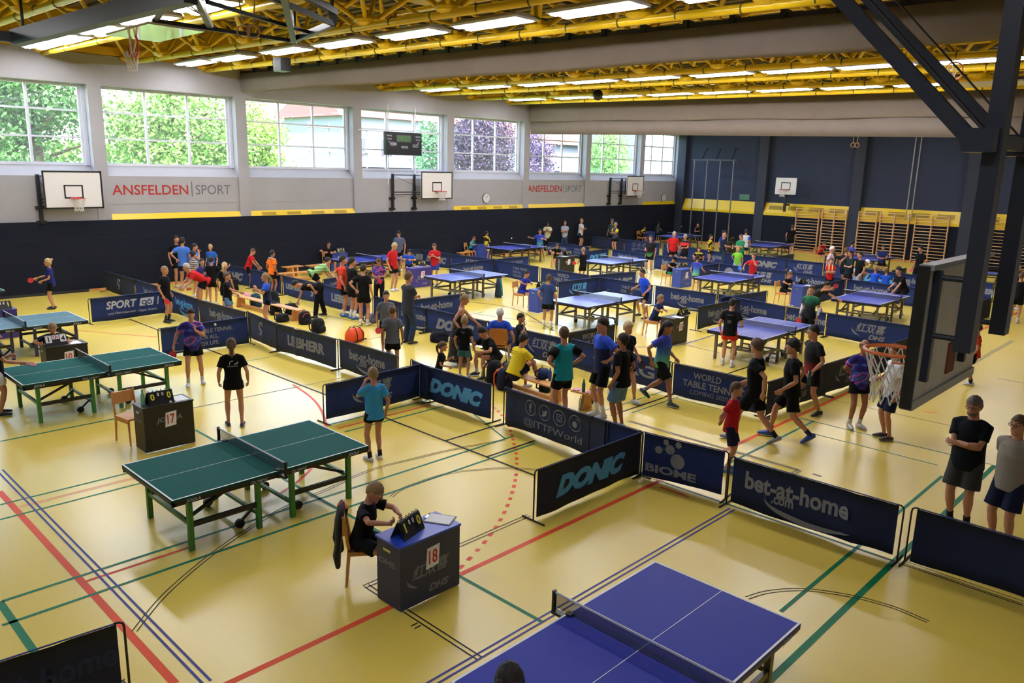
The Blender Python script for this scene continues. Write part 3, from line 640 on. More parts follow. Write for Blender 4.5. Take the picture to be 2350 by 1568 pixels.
def clock(px, py, label):
    x, z = on_wall(px, py, WY+.03)
    c = thing('wall_clock', label, 'clock', (x, WY+.06, z))
    MB().tube([(0, 0, 0), (0, -.05, 0)], .26, 28).build('case', M_grey_steel, c); MB().disc((0, -.052, 0), .24, 28).build('dial', mat('clock_face', (205, 205, 205), .6), c)
    h = MB().bar((0, -.056, 0), (-.09, -.056, .1), .02, .004).bar((0, -.056, 0), (.06, -.056, .17), .015, .004)
    for k in range(12): a = k*math.pi/6; h.bar((.19*math.sin(a), -.055, .19*math.cos(a)), (.225*math.sin(a), -.055, .225*math.cos(a)), .014, .003)
    h.build('hands_and_marks', M_black, c)
clock(1116, 455, 'round wall clock above the yellow vent strip right of the scoreboard'); clock(1523, 454, 'small round wall clock beyond the far curtain, under the last window')
x, z = on_wall(1733, 455, WY); tag(MB().box((FX-.06, 24.3, 2.95), (FX, 25.0, 3.3)).build('exit_sign', mat('dim_green', (70, 110, 90), .5)), 'small green exit sign on the grey far wall', 'sign')
for k, px in enumerate((1617, 1643, 1667, 1692)):
    y = 27.72-k*.93; o = tag(MB().tube([(FX-1.25, y, 0), (FX-1.25, y, 5.35)], .04, 8).build('climbing_pole', mat('pole_steel', (150, 152, 160), .3, .8)), 'steel climbing pole by the far wall, %s from the window corner' % ('first', 'second', 'third', 'fourth')[k], 'climbing pole', 'climbing poles by the far wall')
r = thing('pole_bracket', 'dark wall bracket holding the tops of the climbing poles', 'bracket', (FX-1.25, 26.3, 5.38)); MB().bar((0, 1.6, 0), (0, -1.6, 0), .09).build('beam', M_steel, r)
for y in (-1.2, -.1, .9): MB().bar((0, y, 0), (1.2, y+.4, .75), .05).build('strut', M_steel, r); MB().bar((0, y, 0), (1.2, y+.4, 0), .05).build('strut', M_steel, r)
for k in (0, 1): tag(MB().tube([(FX-.42-.0, 14.72-.28*k, 2.3), (FX-.42, 14.72-.28*k, 8.0)], .03, 6).build('hoist_cable', mat('cable_grey', (150, 150, 152), .6)), ('left' if k == 0 else 'right')+' one of the two pale hoist cables running up the far wall', 'cable', 'hoist cables')
# wall bars
M_bar = mat('wall_bar_wood', (222, 176, 132), .5, noise=.1, nscale=4)
def wall_bars(y1, y0, posts, label):
    r = thing('wall_bars', label, 'wall bars', (FX-.42, 0, 0), 0, 'wooden wall bars')
    for t in posts:
        y = y1+(y0-y1)*t; MB().box((-.05, y-.02, .02), (.11, y+.02, 2.66)).build('upright', M_bar, r)
    b0 = MB().tube([(0, y1, 0), (0, y0, 0)], .02, 8).build('rung', M_bar, r, smooth=True); b0.location = (-.02, 0, .2)
    for k in range(1, 15):
        q = b0.copy(); COL.objects.link(q); q.location = (-.02 if k < 14 else -.06, 0, .2+k*.172)
wall_bars(20.95, 19.55, (0, 1), 'narrow wooden wall bars, first from the window side'); wall_bars(19.35, 17.95, (0, .5, 1), 'wooden wall bars left of the second grey pillar')
wall_bars(17.25, 16.25, (0, 1), 'narrow wooden wall bars right of the second grey pillar'); wall_bars(16.05, 14.55, (0, .5, 1), 'wooden wall bars left of the two hoist cables')
wall_bars(14.2, 12.55, (0, .5, 1), 'wooden wall bars right of the two hoist cables'); wall_bars(11.2, 9.7, (0, .5, 1), 'wooden wall bars partly hidden behind the hanging basketball posts'); wall_bars(9.5, 8.0, (0, .5, 1), 'wooden wall bars farthest right behind the hanging posts')
tag(MB().bar((28.3, 5.55, 4.05), (28.3, 5.55, 6.8), .04).bar((28.3, 5.2, 4.05), (28.3, 5.2, 6.8), .04).build('rope_ladder', mat('ladder_grey', (130, 128, 122), .7)), 'pale ladder hanging at the right edge beyond the board', 'ladder')
lad = bpy.data.objects['rope_ladder']
for k in range(9): MB().bar((28.3, 5.2, 4.2+.3*k), (28.3, 5.55, 4.2+.3*k), .03).build('rung', MATS['ladder_grey'], lad)

# ================================================================== tennis tables
M_tline = mat('table_line', (226, 228, 232), .5)
def tt_table(label, cx, cy, top, legc, rail, words, group='table tennis tables', rim=None, fancy=True):
    r = thing('table_tennis_table', label, 'table tennis table', (cx, cy, 0), 0, group)
    tm = top; rim = rim or M_black
    for s in (-1, 1):
        a, b = sorted((s*.004, s*1.37))
        MB().box((a, -.7625, .735), (b, .7625, .76)).build('table_half', tm, r)
        ap = MB().box((a, -.745, .665), (b, -.715, .735)).box((a, .715, .665), (b, .745, .735)); e = sorted((s*1.35, s*1.32)); ap.box((e[0], -.745, .665), (e[1], .745, .735)); e = sorted((s*.02, s*.05)); ap.box((e[0], -.7, .69), (e[1], .7, .735))
        apo = ap.box((a, -.7625, .70), (b, -.745, .735)).box((sorted((s*1.37, s*1.35))[0], -.7625, .70), (sorted((s*1.37, s*1.35))[1], .7625, .735)).build('apron', rim, r)
        le = MB(); write(le, 'JOOLA', s*1.12, .70, h=.055, y=-.7645, bold=.04, shear=.2)
        if words: write(le, words, s*.28, .70, h=.04, y=-.7645, bold=.02)
        le.build('lettering', M_printw, apo)
        for lx, ly in ((1.12, -.62), (1.12, .62), (.24, -.62), (.24, .62)):
            MB().box((s*lx-.03, ly-.03, .0), (s*lx+.03, ly+.03, .70)).build('leg', legc, r)
        for ly in (-.62, .62): MB().box((min(s*.24, s*1.12), ly-.022, .30), (max(s*.24, s*1.12), ly+.022, .36)).build('side_rail', rail, r)
        MB().box((s*1.12-.02, -.62, .32), (s*1.12+.02, .62, .37)).build('cross_rail', legc, r); MB().box((s*.24-.02, -.62, .18), (s*.24+.02, .62, .22)).build('cross_rail', legc, r)
        for ly in (-.5, .5): MB().bar((s*1.12, ly, .36), (s*.4, ly, .68), .035).build('folding_brace', rail, r)
        for ly in (-.45, .45):
            w = MB().tube([(s*.42, ly-.025, .06), (s*.42, ly+.025, .06)], .06, 12).build('wheel', M_black, r); MB().bar((s*.42, ly, .07), (s*.24, ly, .22), .03).build('wheel_arm', rail, w)
    ln = MB(); z0, z1 = .7602, .7612
    ln.box((-1.37, -.7625, z0), (1.37, -.7425, z1)).box((-1.37, .7425, z0), (1.37, .7625, z1)).box((-1.37, -.74, z0), (-1.35, .74, z1)).box((1.35, -.74, z0), (1.37, .74, z1)).box((-1.35, -.003, z0), (1.35, .003, z1))
    ln.build('white_lines', M_tline, r)
    MB().box((-.002, -.9, .765), (.002, .9, .9)).build('net', M_net, r); MB().box((-.006, -.9, .895), (.006, .9, .912)).build('net_tape', mat('net_tape', (190, 196, 206), .7), r)
    for s in (-1, 1):
        MB().box((-.018, s*.915-.012, .70), (.018, s*.915+.012, .92)).box((-.03, min(s*.74, s*.92), .70), (.03, max(s*.74, s*.92), .73)).box((-.03, min(s*.70, s*.76), .66), (.03, max(s*.70, s*.76), .775)).build('net_post', M_black, r)
    return r
M_tgreen = mat('green_table', (14, 84, 80), .6, noise=.05, nscale=3, spec=.03); M_tblue = mat('blue_table', (52, 66, 168), .3, noise=.04, nscale=3); M_tblue2 = mat('dark_blue_table', (44, 54, 160), .55, noise=.04, nscale=3, spec=.15)
M_lgreen = mat('green_leg_paint', (56, 128, 56), .45); M_lpurp = mat('violet_leg_paint', (44, 40, 84), .45)
tt_table('green table with green legs in the foreground, net beside desk seventeen', 4.71, 9.35, M_tgreen, M_lgreen, mat('black_rail', (30, 28, 26), .5), 'OLYMPIC')
tt_table('green table on green legs at the left, behind the desk numbered 17', 4.83, 15.7, M_tgreen, M_lgreen, MATS['black_rail'], 'ROLLOMAT')
tt_table('green table with dark violet legs at the left, behind the 1 to 4 scoreboard', 4.85, 21.0, mat('blue_green_table', (40, 92, 104), .38), M_lpurp, MATS['black_rail'], '3000 SC')
tt_table('green table farthest back at the left edge, before the dark wall', 4.55, 27.0, M_tgreen, M_lpurp, MATS['black_rail'], None)
tt_table('blue table cut off by the bottom edge, nearest of all', 4.87, 3.17, M_tblue2, M_grey_steel, M_grey_steel, None, rim=mat('grey_apron', (84, 82, 80), .5))
bt = tt_table('shiny blue table in front of the desk numbered 12', 19.1, 20.75, M_tblue, M_grey_steel, M_grey_steel, None)
for lab, x, y in (('blue table right of the boy in the dark blue shirt, with a pale net', 18.75, 14.5), ('blue table right of the black desk numbered 7', 27.7, 20.5), ('blue table by the window wall with a player in yellow and black', 28.2, 27.0),
     ('blue table with the boy in red shorts at its left end', 18.6, 9.05), ('blue table behind the girl in the green and black shirt', 26.3, 9.1), ('blue table right of the boy in the blue to green shirt', 27.0, 14.55),
     ('small far blue table behind the man in the red jersey', 42.0, 26.3), ('far blue table left of the youth walking along the wall bars', 41.4, 20.1), ('far blue table in front of the wall bars', 39.4, 14.0),
     ('blue table behind the bending man in the green striped shirt', 19.25, 26.95), ('far blue table half hidden behind the hanging board', 38.6, 8.6)):
    copy_thing(bt, (x, y, 0), 0, lab)

# ================================================================== court barriers
def w_bah(mb, L, s=1.0, x0=.5):
    x = L*x0; write(mb, 'bet-at-home', x, .45, w=1.28*s, h=.23*s, bold=.03); write(mb, '.com', x-.15*s, .285, w=.27*s, h=.10*s, bold=.03)
    R, T = [], []
    for i in range(25):
        t = i/24; a = math.radians(164+160*t); R.append((x+(.21+.58*math.cos(a))*s, .28+.18*s*math.sin(a))); T.append(.008+.062*math.sin(math.pi*t**1.3)*s)
    vs = []
    for (px, pz), t in zip(R, T): vs += [(px, 0, pz+t*.5), (px, 0, pz-t*.5)]
    mb.add(vs, [(2*i, 2*i+1, 2*i+3, 2*i+2) for i in range(24)])
def w_dhs(mb, L, s=1.0, x0=.5):
    x = L*x0; write(mb, '红双喜', x, .46, w=.82*s, h=.27*s, shear=.25); write(mb, 'DHS', x+.18*s, .22, w=.46*s, h=.14*s, bold=.04, shear=.3)
    vs = []
    for i in range(13):
        t = i/12; a = math.radians(165+95*t); th = .055*math.sin(math.pi*t)*s+.004; cx, cz = x-.25*s+.28*s*math.cos(a), .40+.18*s*math.sin(a); vs += [(cx, 0, cz+th), (cx, 0, cz-th*.2)]
    mb.add(vs, [(2*i, 2*i+1, 2*i+3, 2*i+2) for i in range(12)])
def w_donic(mb, L, s=1.0, x0=.5): write(mb, 'DONIC', L*x0, .36, w=1.56*s, h=.31*s, bold=.075, shear=.35)
def w_lieb(mb, L, s=1.0, x0=.5): write(mb, 'LIEBHERR', L*x0, .38, w=1.5*s, h=.26*s, bold=.05)
def w_ttfa(mb, L, s=1.0, x0=.6):
    for k, t in enumerate(('TABLE TENNIS.', 'FOR ALL.', 'FOR LIFE.')):
        W = txt(t, .015)[1]*.125*s/txt(t, .015)[2]*.8; write(mb, t, L*x0-.45*s+W/2, .50-.155*k, h=.10*s, w=W, bold=.015)
    mb.ring((L*.16, 0, .22), .09, .008, 14, 4, axis='Y', a0=.6, a1=3.6); mb.box((L*.1, -.001, .1), (L*.26, 0, .115))
def w_wtt(mb, L, s=1.0, x0=.5): write(mb, 'WORLD', L*x0-.06*s, .54, h=.14*s, w=.62*s); write(mb, 'TABLE TENNIS', L*x0, .36, h=.14*s, w=1.2*s); write(mb, 'COMING 2020', L*x0, .19, h=.09*s, w=.85*s, bold=0)
def w_ittf(mb, L, s=1.0, x0=.5):
    for k in range(4):
        x = L*x0+(-.54+.36*k)*s; mb.ring((x, 0, .50), .135*s, .008, 28, 4, axis='Y')
        if k == 0: write(mb, 'f', x, .50, h=.17*s)
        elif k == 1: mb.add([(x-.07*s, 0, .54), (x-.02*s, 0, .50), (x+.02*s, 0, .55), (x+.06*s, 0, .54), (x+.04*s, 0, .46), (x-.03*s, 0, .42), (x-.08*s, 0, .44), (x-.04*s, 0, .46)], [tuple(range(8))])
        elif k == 2:
            for a in ((-.065, -.065, .065, -.05), (-.065, .05, .065, .065), (-.065, -.065, -.05, .065), (.05, -.065, .065, .065)): mb.box((x+a[0]*s, -.001, .50+a[1]*s), (x+a[2]*s, 0, .50+a[3]*s))
            mb.ring((x, 0, .50), .032*s, .007, 16, 4, axis='Y')
        else: mb.disc((x-.01, -.001, .48), .055*s, 16); mb.ring((x+.03, 0, .53), .05*s, .006, 12, 4, axis='Y', a0=-.2, a1=1.8)
    write(mb, '@ITTFWorld', L*x0, .22, w=1.42*s, h=.17*s, bold=0)
def w_biome(mb, L, s=1.0, x0=.37):
    x = L*x0; write(mb, 'BIOME', x, .19, w=.82*s, h=.13*s, bold=.04)
    for dx, z, q in ((.1, .38, .115), (-.03, .54, .075), (-.21, .50, .06), (-.1, .64, .045), (.1, .64, .05)): mb.disc((x+dx*s, -.001, z), q*s, 20)
    mb.bar((x+.08, -.001, .40), (x-.03, -.001, .54), .04, .002).bar((x-.03, -.001, .54), (x-.2, -.001, .5), .03, .002)
def w_sport(mb, L, s=1.0, x0=.5):
    write(mb, 'SPORT', L*.40, .47, w=.88*s, h=.23*s, bold=.03, shear=.2); mb.add([(L*.63, 0, .355), (L*.815, 0, .355), (L*.84, 0, .585), (L*.655, 0, .585)], [(0, 1, 2, 3)])
    write(mb, 'I', L*.89, .47, w=.06*s, h=.23*s, bold=.03, shear=.2); write(mb, 'Land Oberösterreich · Upper Austria', L*.54, .22, w=1.42*s, h=.085*s, bold=0)
def w_ooe(mb, L, s=1.0, x0=.5): write(mb, 'OÖ', L*.735, .47, w=.31*s, h=.165*s, y=-.003, bold=.03)
def w_lizag(mb, L, s=1.0, x0=.55): write(mb, 'LIZAG', L*x0, .38, w=1.7*s, h=.27*s, bold=.03)
def w_logo(mb, L, s=1.0, x0=.5):
    x = L*x0; mb.ring((x-.02, 0, .46), .1, .022, 18, 4, axis='Y', a0=.2, a1=5.0); mb.add([(x+.0, 0, .40), (x+.06, 0, .36), (x-.02, 0, .22), (x-.16, 0, .22)], [(0, 1, 2, 3)])
def w_circle(mb, L, s=1.0, x0=.5): mb.disc((L*x0, -.001, .34), .26*s, 28)
def barrier(pa, pb, label, words=(), cloth=None, fold=0.0, left=True, right=True, sag=.03, H=.72):
    A, B = [(q[0]*min(1, (WY-.3)/q[1]), min(q[1], WY-.3)) for q in (ground(*pa, H), ground(*pb, H))]; dx, dy = B[0]-A[0], B[1]-A[1]; L = math.hypot(dx, dy)
    r = thing('court_barrier', label, 'barrier', (A[0], A[1], 0), math.atan2(dy, dx), 'table tennis court barriers')
    nx, nz = max(8, int(L/.12)), 4; ph = (A[0]*3.1+A[1]*1.7) % 6
    def off(u, z): return .010*math.sin(u*5.3+ph)*(1-z)+.006*math.sin(u*11+ph*2)*(1-z)+(-.05*math.exp(-((u-L*fold)/.05)**2) if fold else 0)
    m = MB(); F = []
    for side in (-1, 1):
        base = len(m.v)
        for i in range(nx+1):
            u = .03+(L-.06)*i/nx
            for j in range(nz+1):
                z = j/nz; zz = (.03+sag*.5*(1+math.sin(u*2.7+ph)))*(1-z)+(H-.012)*z
                m.v.append((u, off(u, z)+side*.004, zz))
        for i in range(nx):
            for j in range(nz):
                a = base+i*(nz+1)+j; q = (a, a+nz+1, a+nz+2, a+1); m.f.append(q if side < 0 else q[::-1])
    n1 = (nx+1)*(nz+1)
    for i in range(nx):
        for j in (0, nz):
            a = i*(nz+1)+j; m.f.append((a, a+n1, a+nz+1+n1, a+nz+1))
    co = m.build('cloth', cloth or M_navy, r, smooth=True)
    for w in words:
        fn, colr = w[0], w[1]; kw = w[2] if len(w) > 2 else {}
        t = MB(); fn(t, L, **kw); t.v = [(x, y+off(min(max(x, 0), L), z)-(.010 if fn is not w_ooe else .011), z) for x, y, z in t.v]; t.build('lettering', colr, co)
    MB().tube([(.04, 0, H), (L-.04, 0, H)], .008, 6).build('top_hem', mat('blue_piping', (46, 66, 140), .7), r)
    for s, on in ((0, left), (1, right)):
        if not on: continue
        e = L if s else 0; d = 1 if s else -1
        MB().tube([(e+d*.03, 0, .01), (e+d*.03, 0, H-.06), (e+d*.022, 0, H-.02), (e-d*.01, 0, H), (e-d*.05, 0, H)], .011, 8).build('end_post', M_black, r, smooth=True)
        MB().tube([(e+d*.03, -.2, .012), (e+d*.03, .2, .012)], .012, 8).build('foot_bar', M_black, r)
    return r
G_, W_, B_ = M_print, M_printw, M_printb
N2 = M_navy2
for a in [
 ((204, 686), (379, 668), 'navy barrier lettered SPORT OÖ at the left, under the boy in black', [(w_sport, W_), (w_ooe, M_navy)]),
 ((240, 622), (307, 641), 'dark barrier meeting the window wall at the left, nearest the far green table', [(w_logo, G_)], N2),
 ((309, 641), (387, 664), 'second navy barrier from the window wall at the left', [(w_bah, G_)]),
 ((390, 665), (453, 686), 'navy barrier the bending grey haired man leans over', [(w_bah, B_)]),
 ((454, 687), (564, 716), 'faded bet-at-home barrier behind the boy in jean shorts', [(w_bah, G_)], N2),
 ((365, 754), (570, 726.5), 'navy barrier lettered TABLE TENNIS FOR ALL behind the boy tossing the ball', [(w_ttfa, G_)]),
 ((567, 714), (633, 742), 'navy barrier with a round federation emblem, left of the LIEBHERR one', [(w_logo, G_)], N2),
 ((634, 742), (773, 778), 'large faded LIEBHERR barrier in front of the backpacks', [(w_lieb, G_)], N2, .36),
 ((777, 778), (912, 816), 'bet-at-home barrier in front of the two boys in grey shirts', [(w_bah, G_)], N2),
 ((744, 883), (965, 835), 'navy DHS barrier behind the small boy in the light blue shirt', [(w_dhs, G_)], None, .2),
 ((944, 825), (985, 843), 'short piece of barrier showing behind the DONIC one', []),
 ((967, 836), (1130, 883), 'navy barrier with large light blue DONIC, in front of the seated children', [(w_donic, B_)]),
 ((1160, 889), (1393, 967), 'navy barrier with social media icons and @ITTFWorld', [(w_ittf, G_)], N2, .05),
 ((1357, 955), (1473, 990), 'plain navy barrier in front of the man in jean shorts', []),
 ((1231, 1079), (1473, 991), 'dark barrier with light blue DONIC, standing nearest the desk numbered 18', [(w_donic, B_)], mat('dark_navy_cloth', (38, 41, 60), .8, spec=.2)),
 ((1476, 991), (1669, 1037), 'navy barrier with the BIOME molecule emblem', [(w_biome, G_)]),
 ((1681, 1048), (2070, 1161), 'long navy bet-at-home barrier at the front right', [(w_bah, G_, dict(s=1.12, x0=.42))], mat('deep_navy_cloth', (33, 41, 72), .8, spec=.2), .75),
 ((2100, 1165), (2560, 1300), 'plain dark barrier at the right edge below the man with crossed arms', [], MATS['deep_navy_cloth']),
 ((-130, 1560), (275, 1428), 'dark barrier in the bottom left corner showing the end of bet-at-home', [(w_bah, N2, dict(x0=.45))], MATS['dark_navy_cloth'], .55),
 ((492, 603), (572, 617.5), 'DONIC barrier along the window wall behind the boy in the red shirt', [(w_donic, G_)]),
 ((573, 618), (645, 631), 'plain navy barrier behind the boy in the orange shirt', []),
 ((648, 632), (739, 652), 'navy barrier with small LIEBHERR, left of the man in black bending down', [(w_lieb, G_, dict(s=.7, x0=.3)), (w_logo, G_, dict(x0=.78))]),
 ((740, 652.5), (842, 677), 'navy LIEBHERR barrier behind the boys standing in black', [(w_lieb, G_)]),
 ((741, 641), (800, 632), 'short navy TABLE TENNIS barrier behind the boy in the orange red shirt', [(w_ttfa, G_)]),
 ((856, 679), (911, 692), 'plain navy barrier behind the boy with the red bat in grey', []),
 ((912, 692.5), (974, 707), 'barrier ending in bet-at-home behind the man in dark grey', [(w_bah, G_, dict(s=.9, x0=.6))]),
 ((939, 689), (1064, 673), 'bet-at-home barrier in front of the shiny blue table twelve', [(w_bah, G_)], None, .82),
 ((975, 706), (1118, 737), 'navy barrier with large grey DONIC behind the woman in the floral dress', [(w_donic, G_)]),
 ((1119, 737), (1190, 754), 'plain barrier hidden behind the man in blue on the plywood chair', []),
 ((1191, 754), (1291, 776), 'navy DHS barrier behind the man in the yellow shirt', [(w_dhs, G_, dict(x0=.6))]),
 ((1303, 764), (1413, 744), 'dark WORLD TABLE TENNIS barrier behind the man in the blue polo', [(w_wtt, G_)], MATS['dark_navy_cloth']),
 ((1314, 778), (1542, 831), 'navy LIZAG barrier behind the standing men', [(w_lizag, G_)]),
 ((1545, 832), (1761, 877), 'navy WORLD TABLE TENNIS barrier behind the walking youths', [(w_wtt, G_, dict(x0=.42))]),
 ((1762, 877), (1900, 834), 'faded barrier end on behind the youth in black and red', [(w_dhs, G_)], N2),
 ((1901, 834), (1990, 806), 'faded DHS barrier behind the bald man', [(w_dhs, G_)], N2), ((1991, 806), (2091, 773), 'faded barrier behind the basketball net', [], N2),
 ((1602, 704.5), (1700, 686), 'bet-at-home barrier beside the boy in red shorts', [(w_bah, G_)], N2),
 ((1648, 675), (1804, 703.5), 'large bet-at-home barrier above the blue table with the boy in red shorts', [(w_bah, G_)]),
 ((1805, 703.5), (1897, 718), 'bet-at-home barrier behind the girl in green and black', [(w_bah, G_)]),
 ((1898, 718), (2093, 748), 'long navy DHS barrier left of the hanging board', [(w_dhs, G_, dict(x0=.55))]),
 ((1503, 655), (1645, 675), 'large bet-at-home barrier behind the boy keeping score at desk 10', [(w_bah, G_, dict(x0=.55))]),
 ((1655, 683), (1761, 667), 'navy barrier with the white arc in front of the player in red', [(w_circle, W_, dict(s=.7, x0=.55))]),
 ((1354, 632), (1461, 623), 'navy DONIC barrier in front of the blue table seven', [(w_donic, G_, dict(x0=.6))]),
 ((1241, 614), (1353, 631.5), 'navy WORLD TABLE TENNIS barrier behind the boy in the dark blue shirt', [(w_wtt, G_)]),
 ((1135, 596), (1237, 612), 'navy TABLE TENNIS FOR ALL barrier right of the shiny blue table', [(w_ttfa, G_)]),
 ((1033, 607), (1136, 594), 'bet-at-home barrier behind the net of the shiny blue table', [(w_bah, G_)]), ((1139, 595), (1214, 587.5), 'small navy barrier in front of the table by the window wall', [(w_ttfa, G_)]),
 ((1281, 647), (1377, 636), 'navy barrier with light blue DHS behind the pale net', [(w_dhs, B_)]), ((1378, 636), (1500, 655), 'navy TABLE TENNIS barrier behind the player in the bright blue shirt', [(w_ttfa, G_)]),
 ((937, 568.5), (968, 573.5), 'short barrier along the window wall behind the umpire in blue', [(w_lieb, G_)], N2), ((969, 573.5), (1034, 583), 'DONIC barrier behind the boy in red looking at his phone', [(w_donic, G_)]), ((1035, 583), (1134, 594.5), 'navy barrier behind the far end of the bet-at-home one', [(w_dhs, G_)]),
 ((1257, 556), (1298, 559), 'small barrier behind the far man in the cream shirt', [(w_bah, G_)]), ((1299, 559), (1353, 567), 'small TABLE TENNIS barrier behind desk 7', [(w_ttfa, G_)]), ((1346, 577), (1397, 570.5), 'small barrier with light blue letters behind the boy with the red bat', [(w_donic, B_)]),
 ((1357, 539.5), (1433, 550), 'dark barrier behind the man with folded arms and yellow sleeves', [], N2), ((1434, 550), (1515, 558), 'far @ITTFWorld barrier at the dark wall', [(w_ittf, G_)]),
 ((1404, 572), (1482, 582), 'bet-at-home barrier behind the table seven net', [(w_bah, G_)]), ((1501, 584.5), (1594, 596), 'bet-at-home barrier in front of the man in the red jersey', [(w_bah, G_)]), ((1595, 596), (1648, 603.5), 'plain barrier in front of the children sitting on the floor', []),
 ((1522, 559), (1599, 570.5), 'far bet-at-home barrier behind the man in black and red', [(w_bah, G_)]), ((1600, 570.5), (1690, 584), 'far bet-at-home barrier behind the bald man in jeans', [(w_bah, G_)]),
 ((1700, 583), (1806, 594.5), 'DONIC barrier behind the boy in the lime shirt', [(w_donic, G_)]), ((1807, 595), (1891, 604), 'far DHS barrier left of the man in the pink shirt', [(w_dhs, G_)]), ((1893, 604), (1984, 617), 'barrier hidden behind the group of standing men', []),
 ((1985, 617), (2065, 627), 'barrier with light blue letters behind the two seated children in blue', [(w_donic, B_)]), ((2066, 627), (2120, 633), 'bet-at-home barrier ending at the hanging board', [(w_bah, G_)]),
 ((1774, 589.5), (1822, 583), 'short grey barrier in front of the wall bars', [], N2), ((2047, 621), (2080, 615), 'grey barrier end at the far right by the wall bars', [], N2),
 ((1650, 604.5), (1700, 611.5), 'barrier with the pale disc left of the blue bat', [(w_circle, G_)]), ((1701, 611.5), (1804, 622), 'DHS barrier behind the player in red', [(w_dhs, G_)]), ((1805, 622), (1934, 639), 'bet-at-home barrier behind the leaning player in black and red', [(w_bah, G_, dict(x0=.45))]),
 ((1943, 640.5), (2049, 654), 'bet-at-home barrier behind the net of the right hand table', [(w_bah, G_, dict(x0=.55))]), ((2050, 654), (2118, 663), 'plain barrier behind the player leaning forward', []),
 ((1604, 611), (1649, 604.5), 'short plain barrier behind the boy in the blue to green shirt', []), ((1868, 656), (1940, 640.5), 'plain barrier at the left end of the right hand table', []),
 ((2238, 645), (2281, 651), 'small LIEBHERR barrier seen between the hanging posts', [(w_lieb, G_, dict(s=.8))]), ((2236, 693), (2276, 684), 'dark barrier between the hanging posts', [], N2)]:
    barrier(*a)
# ================================================================== umpire desks, chairs, score boards, benches, bags
def desk(label, x, y, topc, bodyc, number=None, words=None, side=None, L=.86, D=.42, Hh=.75, rz=0.0):
    """hollow box desk, long front facing the camera, x, y = its near left corner"""
    r = thing('umpire_desk', label, 'umpire desk', (x, y, 0), rz, 'umpire desks')
    MB().box((-.01, -.01, Hh-.025), (L+.01, D, Hh)).build('desk_top', topc, r)
    f = MB().box((0, 0, .012), (L, .02, Hh-.025)).build('front_panel', bodyc, r)
    for sx in (0, L-.02): MB().box((sx, .02, .012), (sx+.02, D-.02, Hh-.025)).build('side_panel', bodyc, r)
    MB().box((.02, .02, .36), (L-.02, D-.04, .38)).build('shelf', bodyc, r)
    t = MB()
    if words == 'DHS': w_dhs(t, L, .62, .5); t.v = [(a, -.003, c-.08) for a, b, c in t.v]
    elif words: write(t, words, L*.5, Hh*.66, h=.1, w=.42, y=-.003, bold=.03, shear=.15)
    if words: t.build('lettering', M_print if words != 'DONIC' else M_printw, f)
    if side:
        t = MB(); write(t, side, 0, 0, w=.3, h=.07, bold=.03)
        if side == 'DONIC': t.v = [(-.003, .2+c*1.2, .38+a*1.8) for a, b, c in t.v]
        else: t.v = [(-.003, .22-a*.9, .5+c) for a, b, c in t.v]
        t.build('side_lettering', M_print if side != 'DONIC' else M_printw, f)
    MB().box((-.012, D*.35, Hh-.12), (0, D*.65, Hh-.09)).build('side_handle', M_chrome, r)
    if number:
        s = MB().add([(L*.5-.075, -.006, .37), (L*.5+.105, -.006, .385), (L*.5+.12, -.005, .625), (L*.5-.055, -.005, .61)], [(0, 1, 2, 3)]).build('number_sheet', M_paper, r)
        t = MB(); write(t, number, L*.5+.025, .50, h=.16, w=.12 if len(number) > 1 else .06, y=-.009, bold=.02); t.build('number', M_redp, s)
    return r
M_dblack = mat('black_desk', (28, 27, 26), .5); M_dblue = mat('blue_desk', (44, 66, 150), .5); M_dslate = mat('slate_desk', (48, 54, 82), .55); M_dtop = mat('blue_desk_top', (44, 72, 190), .35); M_dvio = mat('violet_desk', (56, 44, 128), .5)
def score_board(label, x, y, z, digits, rz=0.0, white=False, sc=1.0):
    r = thing('score_board', label, 'score board', (x, y, z), rz, 'flip score boards'); r.scale = (sc, sc, sc)
    for s in (-1, 1): MB().add([(-.2, s*.1, 0), (.2, s*.1, 0), (.2, s*.012, .2), (-.2, s*.012, .2), (-.2, s*.092, 0), (.2, s*.092, 0), (.2, s*.004, .2), (-.2, s*.004, .2)], [(0, 1, 2, 3), (7, 6, 5, 4), (0, 4, 5, 1), (2, 6, 7, 3), (1, 5, 6, 2), (0, 3, 7, 4)]).build('folding_panel', M_black, r)
    tilt = math.atan2(.088, .2)
    for x0, w, h, t in ((-.13, .11, .13, digits[0]), (-.035, .055, .07, digits[1]), (.035, .055, .07, digits[2]), (.13, .11, .13, digits[3])):
        c = MB().box((x0-w/2, -.003, .19-h), (x0+w/2, .0, .195)); g = MB(); write(g, t, x0, .19-h/2, h=h*.75, y=-.005, bold=.03)
        sl = lambda V: [(a, b-.012-.44*(.2-c_)-.006, c_) for a, b, c_ in V]
        c.v = sl(c.v); g.v = sl(g.v)
        k = c.build('number_card', M_paper if white else mat('black_card', (20, 20, 20), .4), r)
        g.build('digit', (mat('black_digit', (20, 20, 20), .6) if w > .1 else M_redp) if white else (mat('yellow_digit', (236, 222, 60), .6) if w > .1 else M_paper), k)
    for x0 in (-.17, -.1, -.03, .03, .1, .17): MB().ring((x0, 0, .205), .018, .004, 10, 5, axis='X').build('binder_ring', M_black, r)
    return r
def paper(label, x, y, z, rz=0.0, clip=False):
    if clip:
        r = thing('clipboard', label, 'clipboard', (x, y, z), rz); MB().box((-.12, -.165, 0), (.12, .165, .006)).build('board', M_black, r); MB().box((-.105, -.15, .006), (.105, .14, .009)).build('sheet', M_paper, r); MB().box((-.04, .13, .006), (.04, .16, .018)).build('clip', M_chrome, r); return r
    return tag(MB().box((-.105, -.15, 0), (.105, .15, .003)).build('score_sheet', M_paper, None, loc=(x, y, z)), label, 'paper')
